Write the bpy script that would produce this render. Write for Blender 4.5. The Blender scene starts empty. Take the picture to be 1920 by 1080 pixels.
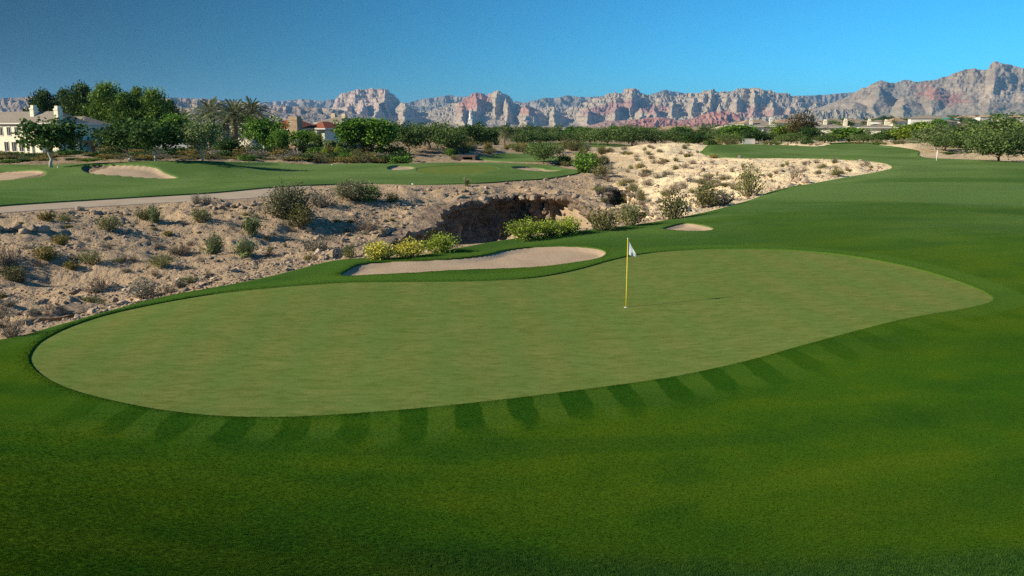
import bpy, math, random
import numpy as np
from mathutils import Vector, Matrix

random.seed(7)
RNG = np.random.default_rng(11)
SC = bpy.context.scene
COL = SC.collection

# ------------------------------------------------------------------ camera
CAM_Z = 5.5
F_PX = 1600.0
PITCH = math.atan(300.0 / 1600.0)
cd = bpy.data.cameras.new('camera')
cd.lens = 30.0
cd.sensor_width = 36.0
cd.clip_start = 0.1
cd.clip_end = 90000.0
cam = bpy.data.objects.new('camera', cd)
cam.location = (0, 0, CAM_Z)
cam.rotation_euler = (math.pi / 2 - PITCH, 0, 0)
COL.objects.link(cam)
SC.camera = cam

# ------------------------------------------------------------------ light
SUN_AZ = math.radians(13.0)      # direction the light travels, measured from +X towards +Y
SUN_EL = math.radians(29.0)
world = bpy.data.worlds.new('World')
SC.world = world
world.use_nodes = True
wn = world.node_tree.nodes
wl = world.node_tree.links
wn.clear()
w_out = wn.new('ShaderNodeOutputWorld')
w_bg = wn.new('ShaderNodeBackground')
w_sky = wn.new('ShaderNodeTexSky')
w_sky.sky_type = 'NISHITA'
w_sky.sun_disc = False
w_sky.sun_elevation = SUN_EL
w_sky.sun_rotation = math.atan2(-math.cos(SUN_AZ), -math.sin(SUN_AZ))
w_sky.altitude = 2500
w_sky.air_density = 1.0
w_sky.dust_density = 0.0
w_sky.ozone_density = 6.0
w_bg.inputs['Strength'].default_value = 0.075
# the clear desert sky deepens from right to left and is strongly blue
w_tint = wn.new('ShaderNodeMix'); w_tint.data_type = 'RGBA'; w_tint.blend_type = 'MULTIPLY'
w_tint.inputs[0].default_value = 1.0
w_tint.inputs[7].default_value = (0.22, 1.10, 1.25, 1)
w_geo = wn.new('ShaderNodeTexCoord'); w_sep = wn.new('ShaderNodeSeparateXYZ'); w_map = wn.new('ShaderNodeMapRange')
w_map.interpolation_type = 'SMOOTHSTEP'
for i_, v_ in enumerate((-0.66, 0.48, 0.13, 1.24)):
    w_map.inputs[i_ + 1].default_value = v_
w_mul = wn.new('ShaderNodeVectorMath'); w_mul.operation = 'SCALE'
wl.new(w_geo.outputs['Generated'], w_sep.inputs[0]); wl.new(w_sep.outputs[0], w_map.inputs[0])
wl.new(w_sky.outputs['Color'], w_tint.inputs[6])
wl.new(w_tint.outputs[2], w_mul.inputs[0]); wl.new(w_map.outputs[0], w_mul.inputs['Scale'])
wl.new(w_mul.outputs[0], w_bg.inputs['Color'])
wl.new(w_bg.outputs['Background'], w_out.inputs['Surface'])

sd_ = bpy.data.lights.new('sun', 'SUN')
sd_.energy = 5.0
sd_.angle = math.radians(0.5)
sd_.color = (1.0, 0.90, 0.73)
sun = bpy.data.objects.new('sun', sd_)
LDIR = Vector((math.cos(SUN_EL) * math.cos(SUN_AZ), math.cos(SUN_EL) * math.sin(SUN_AZ), -math.sin(SUN_EL)))
sun.rotation_euler = LDIR.to_track_quat('-Z', 'Y').to_euler()
sun.location = (-40, -20, 40)
COL.objects.link(sun)

SC.render.engine = 'CYCLES'
SC.view_settings.view_transform = 'Standard'
SC.view_settings.look = 'None'
SC.view_settings.exposure = 0.55
SC.view_settings.gamma = 1.0
SC.view_settings.use_curve_mapping = False
SC.cycles.max_bounces = 5
SC.cycles.diffuse_bounces = 1
SC.cycles.transparent_max_bounces = 8
SC.cycles.volume_bounces = 0
SC.cycles.use_denoising = False
SC.cycles.sample_clamp_indirect = 3.0

# ------------------------------------------------------------------ projection helpers
CP, SP = math.cos(PITCH), math.sin(PITCH)

def ray(u, v):
    """direction with forward (y) component 1 for a photograph pixel (1920 x 1080)"""
    dx = np.asarray(u, float) - 960.0
    dy = 540.0 - np.asarray(v, float)
    fwd = F_PX * CP + dy * SP
    return dx / fwd, (dy * CP - F_PX * SP) / fwd

def on_plane(u, v, z):
    rx, rz = ray(u, v)
    y = (z - CAM_Z) / rz
    return rx * y, y

def at_depth(u, v, d):
    rx, rz = ray(u, v)
    return float(rx * d), float(d), float(CAM_Z + rz * d)

# ------------------------------------------------------------------ numpy noise
def _hash(ix, iy, iz, seed):
    n = (ix.astype(np.int64) * 374761393 + iy.astype(np.int64) * 668265263 + iz.astype(np.int64) * 2147483647 + seed * 974711) & 0xffffffff
    n = ((n ^ (n >> 13)) * 1274126177) & 0xffffffff
    n = ((n ^ (n >> 16)) * 2246822519) & 0xffffffff
    n = n ^ (n >> 15)
    return (n & 0xffffff) / float(0xffffff) * 2.0 - 1.0

def vnoise2(x, y, seed=0):
    xf = np.floor(x); yf = np.floor(y)
    fx = x - xf; fy = y - yf
    sx = fx * fx * fx * (fx * (fx * 6 - 15) + 10); sy = fy * fy * fy * (fy * (fy * 6 - 15) + 10)
    ix = xf.astype(np.int64); iy = yf.astype(np.int64); z = np.zeros_like(ix)
    a = _hash(ix, iy, z, seed); b = _hash(ix + 1, iy, z, seed)
    c = _hash(ix, iy + 1, z, seed); d = _hash(ix + 1, iy + 1, z, seed)
    return (a + (b - a) * sx) * (1 - sy) + (c + (d - c) * sx) * sy

def vnoise3(x, y, z, seed=0):
    zf = np.floor(z); fz = z - zf
    sz = fz * fz * (3 - 2 * fz)
    xf = np.floor(x); yf = np.floor(y)
    fx = x - xf; fy = y - yf
    sx = fx * fx * (3 - 2 * fx); sy = fy * fy * (3 - 2 * fy)
    ix = xf.astype(np.int64); iy = yf.astype(np.int64); iz = zf.astype(np.int64)
    def layer(k):
        a = _hash(ix, iy, k, seed); b = _hash(ix + 1, iy, k, seed)
        c = _hash(ix, iy + 1, k, seed); d = _hash(ix + 1, iy + 1, k, seed)
        return (a + (b - a) * sx) * (1 - sy) + (c + (d - c) * sx) * sy
    return layer(iz) * (1 - sz) + layer(iz + 1) * sz

def fbm2(x, y, octaves=4, seed=0, gain=0.5, ridged=False):
    t = np.zeros_like(x, float); a = 1.0; tot = 0
    ca, sa = math.cos(0.6), math.sin(0.6)
    for o in range(octaves):
        n = vnoise2(x, y, seed + o * 17)
        t += a * ((1 - 2 * np.abs(n)) if ridged else n)
        tot += a
        x, y = (x * ca - y * sa) * 2.03 + 13.7, (x * sa + y * ca) * 2.03 - 7.1
        a *= gain
    return t / tot

def sstep(a, b, x):
    t = np.clip((x - a) / (b - a), 0, 1)
    return t * t * (3 - 2 * t)

# ------------------------------------------------------------------ mesh / object helpers
MATS = {}

def link(name, data, parent=None, mat=None, **props):
    o = bpy.data.objects.new(name, data)
    COL.objects.link(o)
    if parent is not None:
        o.parent = parent
    if mat is not None:
        data.materials.clear()
        for m in (mat if isinstance(mat, (list, tuple)) else [mat]):
            data.materials.append(MATS[m] if isinstance(m, str) else m)
    for k, v in props.items():
        o[k] = v
    return o

def empty(name, loc=(0, 0, 0), rz=0.0, scale=(1, 1, 1), **props):
    o = bpy.data.objects.new(name, None)
    o.empty_display_size = 0.2
    o.location = loc
    o.rotation_euler = (0, 0, rz)
    o.scale = scale
    COL.objects.link(o)
    for k, v in props.items():
        o[k] = v
    return o

def np_mesh(name, verts, polys, smooth=False, attrs=None, mat_idx=None):
    """polys: list of integer arrays, each (n, k)"""
    me = bpy.data.meshes.new(name)
    verts = np.asarray(verts, np.float32).reshape(-1, 3)
    polys = [np.asarray(p, np.int32) for p in polys if len(p)]
    tot = np.concatenate([np.full(len(p), p.shape[1], np.int32) for p in polys])
    loops = np.concatenate([p.ravel() for p in polys])
    start = np.concatenate([[0], np.cumsum(tot)[:-1]]).astype(np.int32)
    me.vertices.add(len(verts)); me.vertices.foreach_set('co', verts.ravel())
    me.loops.add(len(loops)); me.loops.foreach_set('vertex_index', loops)
    me.polygons.add(len(tot)); me.polygons.foreach_set('loop_start', start)
    me.polygons.foreach_set('use_smooth', np.full(len(tot), bool(smooth)))
    if mat_idx is not None:
        me.polygons.foreach_set('material_index', np.asarray(mat_idx, np.int32))
    for k, a in (attrs or {}).items():
        a = np.asarray(a, np.float32)
        if a.ndim == 1:
            at = me.attributes.new(k, 'FLOAT', 'POINT'); at.data.foreach_set('value', a)
        else:
            at = me.attributes.new(k, 'FLOAT_COLOR', 'POINT')
            at.data.foreach_set('color', np.concatenate([a, np.ones((len(a), 1), np.float32)], 1).ravel())
    me.update(calc_edges=True)
    me.validate()
    return me

class MB:
    """collects boxes, tubes and leaf cards, then links them as one mesh object"""
    def __init__(self):
        self.v = []; self.p = {3: [], 4: []}; self.t = []; self.n = 0
    def add(self, verts, faces, tint=0.5):
        verts = np.asarray(verts, float).reshape(-1, 3)
        for f in faces:
            self.p.setdefault(len(f), []).append([i + self.n for i in f])
        self.v.append(verts)
        self.t.append(np.full(len(verts), tint, float) if np.isscalar(tint) else np.asarray(tint, float))
        self.n += len(verts)
        return self
    def addn(self, verts, faces, tint):
        """numpy faces array (n, k)"""
        verts = np.asarray(verts, float).reshape(-1, 3)
        self.p.setdefault(faces.shape[1], []).extend((faces + self.n).tolist())
        self.v.append(verts); self.t.append(np.asarray(tint, float)); self.n += len(verts)
        return self
    def box(self, x0, y0, z0, x1, y1, z1):
        V = [(x0, y0, z0), (x1, y0, z0), (x1, y1, z0), (x0, y1, z0), (x0, y0, z1), (x1, y0, z1), (x1, y1, z1), (x0, y1, z1)]
        return self.add(V, [(3, 2, 1, 0), (4, 5, 6, 7), (0, 1, 5, 4), (1, 2, 6, 5), (2, 3, 7, 6), (3, 0, 4, 7)])
    def tube(self, pts, radii, sides=6, cap=True):
        pts = np.asarray(pts, float)
        n = len(pts)
        V = []
        for i in range(n):
            d = pts[min(i + 1, n - 1)] - pts[max(i - 1, 0)]
            d = d / (np.linalg.norm(d) + 1e-9)
            a = np.cross(d, [0.3, 0.9, 0.1] if abs(d[2]) > 0.8 else [0, 0, 1]); a /= np.linalg.norm(a) + 1e-9
            b = np.cross(d, a)
            for k in range(sides):
                th = 2 * math.pi * k / sides
                V.append(pts[i] + radii[i] * (math.cos(th) * a + math.sin(th) * b))
        Fc = []
        for i in range(n - 1):
            for k in range(sides):
                k2 = (k + 1) % sides
                Fc.append((i * sides + k, i * sides + k2, (i + 1) * sides + k2, (i + 1) * sides + k))
        if cap:
            Fc.append(tuple(range(sides - 1, -1, -1))); Fc.append(tuple((n - 1) * sides + k for k in range(sides)))
        return self.add(V, Fc)
    def mesh(self, name, smooth=False):
        polys = [np.array(p) for k, p in sorted(self.p.items()) if p]
        return np_mesh(name, np.concatenate(self.v), polys, smooth, {'tint': np.concatenate(self.t)})
    def build(self, name, mat, parent=None, smooth=False, **props):
        return link(name, self.mesh(name, smooth), parent, mat, **props)

# ------------------------------------------------------------------ node helpers
def new_mat(name):
    m = bpy.data.materials.new(name)
    m.use_nodes = True
    m.node_tree.nodes.clear()
    MATS[name] = m
    return m

class NT:
    def __init__(self, mat):
        self.t = mat.node_tree; self.n = self.t.nodes; self.l = self.t.links
    def node(self, typ, **kw):
        nd = self.n.new(typ)
        for k, v in kw.items():
            setattr(nd, k, v)
        return nd
    def put(self, sock, val):
        if isinstance(val, bpy.types.NodeSocket):
            self.l.new(val, sock)
        elif isinstance(val, (tuple, list)) and len(val) == 3 and sock.type == 'RGBA':
            sock.default_value = (*val, 1)
        else:
            sock.default_value = val
    def pos(self):
        return self.node('ShaderNodeNewGeometry').outputs['Position']
    def attr(self, name, out='Fac', typ='GEOMETRY'):
        return self.node('ShaderNodeAttribute', attribute_name=name, attribute_type=typ).outputs[out]
    def rnd(self):
        return self.node('ShaderNodeObjectInfo').outputs['Random']
    def noise(self, scale, detail=4, rough=0.5, vec=None, dist=0.0, out='Fac'):
        nd = self.node('ShaderNodeTexNoise')
        nd.inputs['Scale'].default_value = scale; nd.inputs['Detail'].default_value = detail
        nd.inputs['Roughness'].default_value = rough; nd.inputs['Distortion'].default_value = dist
        self.l.new(vec if vec is not None else self.pos(), nd.inputs['Vector'])
        return nd.outputs[out]
    def voro(self, scale, vec=None, out='Distance'):
        nd = self.node('ShaderNodeTexVoronoi')
        nd.inputs['Scale'].default_value = scale
        self.l.new(vec if vec is not None else self.pos(), nd.inputs['Vector'])
        return nd.outputs[out]
    def math(self, op, a, b=0.0, c=0.0, clamp=False):
        nd = self.node('ShaderNodeMath', operation=op, use_clamp=clamp)
        self.put(nd.inputs[0], a); self.put(nd.inputs[1], b); self.put(nd.inputs[2], c)
        return nd.outputs[0]
    def map(self, x, a, b, c=0.0, d=1.0, smooth=True):
        nd = self.node('ShaderNodeMapRange', interpolation_type='SMOOTHSTEP' if smooth else 'LINEAR')
        for i, val in enumerate((x, a, b, c, d)):
            self.put(nd.inputs[i], val)
        return nd.outputs[0]
    def mix(self, f, a, b, blend='MIX'):
        nd = self.node('ShaderNodeMix', data_type='RGBA', blend_type=blend)
        self.put(nd.inputs[0], f); self.put(nd.inputs[6], a); self.put(nd.inputs[7], b)
        return nd.outputs[2]
    def ramp(self, f, stops):
        nd = self.node('ShaderNodeValToRGB')
        el = nd.color_ramp.elements
        while len(el) < len(stops):
            el.new(0.5)
        for e, (p, c) in zip(el, stops):
            e.position = p; e.color = (*c, 1)
        self.put(nd.inputs[0], f)
        return nd.outputs[0]
    def bump(self, h, strength=0.5, dist=0.05, normal=None):
        nd = self.node('ShaderNodeBump')
        nd.inputs['Strength'].default_value = strength; nd.inputs['Distance'].default_value = dist
        self.put(nd.inputs['Height'], h)
        if normal is not None:
            self.put(nd.inputs['Normal'], normal)
        return nd.outputs[0]
    def out(self, color, rough=0.9, normal=None, spec=0.2, metallic=0.0, transl=0.0):
        b = self.node('ShaderNodeBsdfPrincipled')
        self.put(b.inputs['Base Color'], color); self.put(b.inputs['Roughness'], rough)
        b.inputs['Specular IOR Level'].default_value = spec; b.inputs['Metallic'].default_value = metallic
        if normal is not None:
            self.put(b.inputs['Normal'], normal)
        sh = b.outputs[0]
        if transl > 0:
            t = self.node('ShaderNodeBsdfTranslucent'); self.put(t.inputs['Color'], color)
            mx = self.node('ShaderNodeMixShader'); mx.inputs[0].default_value = transl
            self.l.new(sh, mx.inputs[1]); self.l.new(t.outputs[0], mx.inputs[2]); sh = mx.outputs[0]
        o = self.node('ShaderNodeOutputMaterial')
        self.l.new(sh, o.inputs['Surface'])

def simple_mat(name, c1, c2, scale=1.0, rough=0.8, bump=0.0, spec=0.2, tint=False, objrnd=0.0):
    nt = NT(new_mat(name))
    f = nt.noise(scale, 5, 0.6)
    col = nt.mix(nt.map(f, 0.3, 0.7), c1, c2)
    nrm = nt.bump(f, bump, 0.05) if bump else None
    nt.out(col, rough, nrm, spec)

def leaf_mat(name, dark, mid, light, transl=0.22, rough=0.65):
    nt = NT(new_mat(name))
    t = nt.math('ADD', nt.attr('tint'), nt.math('MULTIPLY', nt.math('SUBTRACT', nt.rnd(), 0.5), 0.30))
    col = nt.ramp(t, [(0.05, dark), (0.5, mid), (0.95, light)])
    nt.out(col, rough, None, 0.15, transl=transl)

# ------------------------------------------------------------------ ground materials
def turf_color(nt, typ='GEOMETRY'):
    P = nt.pos()
    sep = nt.node('ShaderNodeSeparateXYZ'); nt.l.new(P, sep.inputs[0])
    sg = nt.attr('sd_green', 'Fac', typ)           # metres outside the green (negative outside)
    rough_m = nt.attr('rough_mask', 'Fac', typ)
    wig = nt.math('MULTIPLY', nt.math('SUBTRACT', nt.noise(0.9, 2), 0.5), 0.35)
    w = nt.math('ADD', nt.math('ADD', sep.outputs[0], nt.math('MULTIPLY', sep.outputs[1], 0.104)), wig)
    s0 = nt.math('SINE', nt.math('MULTIPLY', w, 2 * math.pi / 1.15))
    st = nt.map(s0, -0.22, 0.22)
    # each pass ends at its own distance from the green, with a rounded end
    endn = nt.math('ADD', nt.math('MULTIPLY', nt.noise(0.8, 1), 1.5), nt.math('MULTIPLY', nt.math('ABSOLUTE', s0), 0.5))
    dist = nt.math('MULTIPLY', sg, -1.0)
    fade = nt.map(nt.math('SUBTRACT', dist, endn), 0.95, 0.25)
    fade = nt.math('MULTIPLY', fade, nt.map(sep.outputs[1], 27.0, 18.0))
    fade = nt.math('MULTIPLY', fade, nt.map(nt.noise(0.28, 2, 0.6), 0.30, 0.52))
    fade = nt.math('MULTIPLY', fade, nt.math('MULTIPLY', nt.map(sep.outputs[0], -10.5, -6.0, 0.15, 1.0), nt.map(sep.outputs[0], 3.0, 9.0, 1.0, 0.45)))
    n1 = nt.noise(0.10, 3, 0.5); n2 = nt.noise(0.55, 4, 0.6); n3 = nt.noise(9.0, 4, 0.7); n4 = nt.noise(70.0, 3, 0.75)
    base = nt.mix(nt.map(n1, 0.32, 0.68), (0.032, 0.098, 0.007), (0.056, 0.112, 0.006))
    base = nt.mix(nt.math('MULTIPLY', nt.map(n2, 0.46, 0.70), 0.50), base, (0.074, 0.120, 0.006))
    base = nt.mix(nt.math('MULTIPLY', nt.map(n2, 0.50, 0.30), 0.60), base, (0.018, 0.069, 0.007))
    # long mowing bands that follow the lie of the fairway
    mp = nt.node('ShaderNodeMapping'); nt.l.new(P, mp.inputs[0])
    mp.inputs['Rotation'].default_value = (0, 0, math.radians(-28)); mp.inputs['Scale'].default_value = (0.05, 0.42, 1)
    bands = nt.noise(1.0, 2, 0.4, mp.outputs[0], 0.6)
    base = nt.mix(nt.math('MULTIPLY', nt.map(bands, 0.52, 0.66), 0.38), base, (0.090, 0.142, 0.010))
    base = nt.mix(nt.math('MULTIPLY', nt.map(bands, 0.48, 0.34), 0.45), base, (0.019, 0.070, 0.008))
    # fairway stripes further out
    fs = nt.math('SINE', nt.math('ADD', nt.math('MULTIPLY', nt.math('ADD', sep.outputs[1], nt.math('MULTIPLY', sep.outputs[0], -0.55)), 0.75), nt.math('MULTIPLY', n1, 24.0)))
    fsm = nt.math('MULTIPLY', nt.map(fs, -0.4, 0.4), nt.math('MULTIPLY', nt.map(sep.outputs[1], 30.0, 45.0), 0.09))
    base = nt.mix(fsm, base, (0.062, 0.148, 0.019))
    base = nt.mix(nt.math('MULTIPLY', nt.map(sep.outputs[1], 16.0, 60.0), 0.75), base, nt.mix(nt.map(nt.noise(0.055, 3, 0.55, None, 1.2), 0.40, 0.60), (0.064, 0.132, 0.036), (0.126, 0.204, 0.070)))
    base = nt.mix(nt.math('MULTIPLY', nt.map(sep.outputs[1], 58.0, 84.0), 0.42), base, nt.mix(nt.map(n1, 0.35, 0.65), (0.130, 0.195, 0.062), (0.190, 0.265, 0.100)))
    # striped clean-up pass round the green
    base = nt.mix(nt.math('MULTIPLY', nt.math('MULTIPLY', fade, st), 0.30), base, (0.072, 0.144, 0.026))
    base = nt.mix(nt.math('MULTIPLY', nt.math('MULTIPLY', fade, nt.math('SUBTRACT', 1.0, st)), 0.90), base, (0.015, 0.066, 0.005))
    # collar
    col_m = nt.math('MULTIPLY', nt.map(dist, 0.95, 0.85), nt.map(sep.outputs[1], 21.0, 25.0))
    base = nt.mix(nt.math('MULTIPLY', col_m, 0.6), base, (0.070, 0.148, 0.023))
    base = nt.mix(nt.math('MULTIPLY', rough_m, 0.85), base, nt.mix(nt.map(n3, 0.3, 0.7), (0.016, 0.062, 0.014), (0.044, 0.112, 0.026)))
    # worn lighter flecks and grain
    base = nt.mix(nt.math('MULTIPLY', nt.map(n3, 0.50, 0.80), 0.40), base, (0.094, 0.152, 0.014))
    base = nt.mix(nt.math('MULTIPLY', nt.map(n4, 0.48, 0.74), 0.55), base, (0.102, 0.164, 0.025))
    base = nt.mix(nt.math('MULTIPLY', nt.map(n4, 0.48, 0.26), 0.65), base, (0.010, 0.040, 0.004))
    return base, n3, n4

def make_ground_mats():
    # putting surface: fine, pale, faintly striped by the mower
    nt = NT(new_mat('green_turf'))
    P = nt.pos()
    sep = nt.node('ShaderNodeSeparateXYZ'); nt.l.new(P, sep.inputs[0])
    w = nt.math('ADD', sep.outputs[0], nt.math('MULTIPLY', sep.outputs[1], 0.104))
    st = nt.math('SINE', nt.math('MULTIPLY', w, 2 * math.pi / 1.75))
    st = nt.math('MULTIPLY', st, nt.map(nt.noise(0.12, 2), 0.30, 0.52))
    mp = nt.node('ShaderNodeMapping'); nt.l.new(P, mp.inputs[0]); mp.inputs['Scale'].default_value = (0.55, 1.3, 1)
    n1 = nt.noise(0.35, 3, 0.55, mp.outputs[0]); n2 = nt.noise(1.9, 4, 0.62, mp.outputs[0]); n3 = nt.noise(38, 3, 0.7)
    base = nt.mix(nt.map(n1, 0.3, 0.7), (0.128, 0.178, 0.046), (0.162, 0.186, 0.054))
    base = nt.mix(nt.math('MULTIPLY', nt.map(n2, 0.46, 0.66), 0.40), base, (0.205, 0.214, 0.066))
    base = nt.mix(nt.math('MULTIPLY', nt.map(n2, 0.50, 0.32), 0.40), base, (0.096, 0.144, 0.025))
    base = nt.mix(nt.math('MULTIPLY', nt.math('ADD', st, 1.0), 0.24), base, (0.100, 0.186, 0.046))
    base = nt.mix(nt.math('MULTIPLY', nt.map(n3, 0.35, 0.70), 0.5), base, (0.096, 0.128, 0.025))
    n5 = nt.noise(4.5, 5, 0.7, mp.outputs[0])
    base = nt.mix(nt.math('MULTIPLY', nt.map(n5, 0.52, 0.36), 0.55), base, (0.078, 0.118, 0.022))
    base = nt.mix(nt.math('MULTIPLY', nt.map(n5, 0.56, 0.72), 0.40), base, (0.215, 0.245, 0.085))
    nt.out(base, 0.85, nt.bump(nt.math('ADD', n3, n5), 0.45, 0.02), 0.0)

    # fairway, fringe and rough
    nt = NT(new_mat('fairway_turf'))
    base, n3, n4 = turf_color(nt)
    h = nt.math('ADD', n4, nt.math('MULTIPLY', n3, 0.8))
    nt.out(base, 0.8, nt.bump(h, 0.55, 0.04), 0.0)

    nt = NT(new_mat('bunker_sand'))
    n1 = nt.noise(0.8, 3); n2 = nt.noise(26, 4, 0.7)
    c = nt.mix(nt.map(n1, 0.3, 0.7), (0.39, 0.295, 0.205), (0.45, 0.345, 0.245))
    c = nt.mix(nt.math('MULTIPLY', nt.map(n2, 0.4, 0.75), 0.45), c, (0.31, 0.235, 0.16))
    n3 = nt.noise(5.0, 4, 0.6)
    nt.out(c, 0.95, nt.bump(nt.math('ADD', n3, n2), 0.4, 0.04), 0.0)

    nt = NT(new_mat('desert'))
    cream = nt.attr('cream')
    n1 = nt.noise(0.16, 4, 0.6); n2 = nt.noise(1.3, 5, 0.65); n3 = nt.noise(7.0, 5, 0.75)
    v = nt.voro(5.5); v2 = nt.voro(14.0)
    soil = nt.attr('soil')
    ca = nt.mix(nt.map(n1, 0.3, 0.7), (0.43, 0.315, 0.20), (0.355, 0.27, 0.185))
    cb = nt.mix(nt.map(n1, 0.3, 0.7), (0.84, 0.66, 0.41), (0.80, 0.64, 0.41))
    c = nt.mix(cream, ca, cb)
    c = nt.mix(nt.math('MULTIPLY', nt.map(n2, 0.48, 0.72), 0.55), c, nt.mix(cream, (0.52, 0.40, 0.28), (0.88, 0.73, 0.47)))
    c = nt.mix(nt.math('MULTIPLY', nt.map(n2, 0.46, 0.28), 0.50), c, nt.mix(cream, (0.36, 0.26, 0.18), (0.66, 0.49, 0.29)))
    c = nt.mix(nt.math('MULTIPLY', nt.map(n3, 0.46, 0.28), 0.45), c, nt.mix(cream, (0.28, 0.20, 0.14), (0.55, 0.41, 0.25)))
    c = nt.mix(nt.math('MULTIPLY', nt.map(n3, 0.60, 0.78), 0.6), c, nt.mix(cream, (0.58, 0.47, 0.35), (0.84, 0.70, 0.48)))
    c = nt.mix(nt.math('MULTIPLY', soil, 0.85), c, nt.mix(nt.map(n2, 0.35, 0.65), (0.19, 0.145, 0.095), (0.36, 0.275, 0.185)))
    h = nt.math('ADD', nt.math('MULTIPLY', n3, 1.3), nt.math('ADD', nt.math('MULTIPLY', v, 0.7), nt.math('MULTIPLY', v2, 0.4)))
    nt.out(c, 0.95, nt.bump(h, 0.7, 0.10), 0.0)

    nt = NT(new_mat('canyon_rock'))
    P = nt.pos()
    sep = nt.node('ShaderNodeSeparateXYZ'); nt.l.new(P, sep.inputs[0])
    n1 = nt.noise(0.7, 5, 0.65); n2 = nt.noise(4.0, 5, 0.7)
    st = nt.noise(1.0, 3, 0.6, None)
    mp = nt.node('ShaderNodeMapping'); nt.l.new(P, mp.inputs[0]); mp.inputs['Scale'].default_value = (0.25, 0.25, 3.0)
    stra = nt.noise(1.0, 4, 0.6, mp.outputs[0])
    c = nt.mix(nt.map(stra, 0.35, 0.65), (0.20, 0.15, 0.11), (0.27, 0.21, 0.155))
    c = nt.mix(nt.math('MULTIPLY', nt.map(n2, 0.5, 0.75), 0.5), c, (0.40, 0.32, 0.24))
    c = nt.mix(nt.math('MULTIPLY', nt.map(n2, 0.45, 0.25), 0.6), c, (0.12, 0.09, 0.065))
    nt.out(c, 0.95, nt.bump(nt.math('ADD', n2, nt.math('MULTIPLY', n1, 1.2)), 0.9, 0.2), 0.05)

    nt = NT(new_mat('path_concrete'))
    n1 = nt.noise(0.5, 4); n2 = nt.noise(9, 4, 0.7)
    c = nt.mix(nt.map(n1, 0.3, 0.7), (0.38, 0.305, 0.225), (0.44, 0.36, 0.27))
    c = nt.mix(nt.math('MULTIPLY', nt.map(n2, 0.4, 0.8), 0.4), c, (0.31, 0.245, 0.18))
    nt.out(c, 0.9, nt.bump(n2, 0.3, 0.02), 0.1)

    nt = NT(new_mat('stone'))
    t = nt.math('ADD', nt.attr('tint'), nt.math('MULTIPLY', nt.math('SUBTRACT', nt.rnd(), 0.5), 0.3))
    n2 = nt.noise(6, 4, 0.7)
    c = nt.ramp(t, [(0.0, (0.15, 0.115, 0.085)), (0.5, (0.36, 0.275, 0.195)), (1.0, (0.66, 0.55, 0.42))])
    c = nt.mix(nt.math('MULTIPLY', nt.map(n2, 0.35, 0.7), 0.4), c, (0.32, 0.23, 0.16))
    nt.out(c, 0.95, nt.bump(n2, 0.6, 0.05), 0.08)

make_ground_mats()

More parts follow.
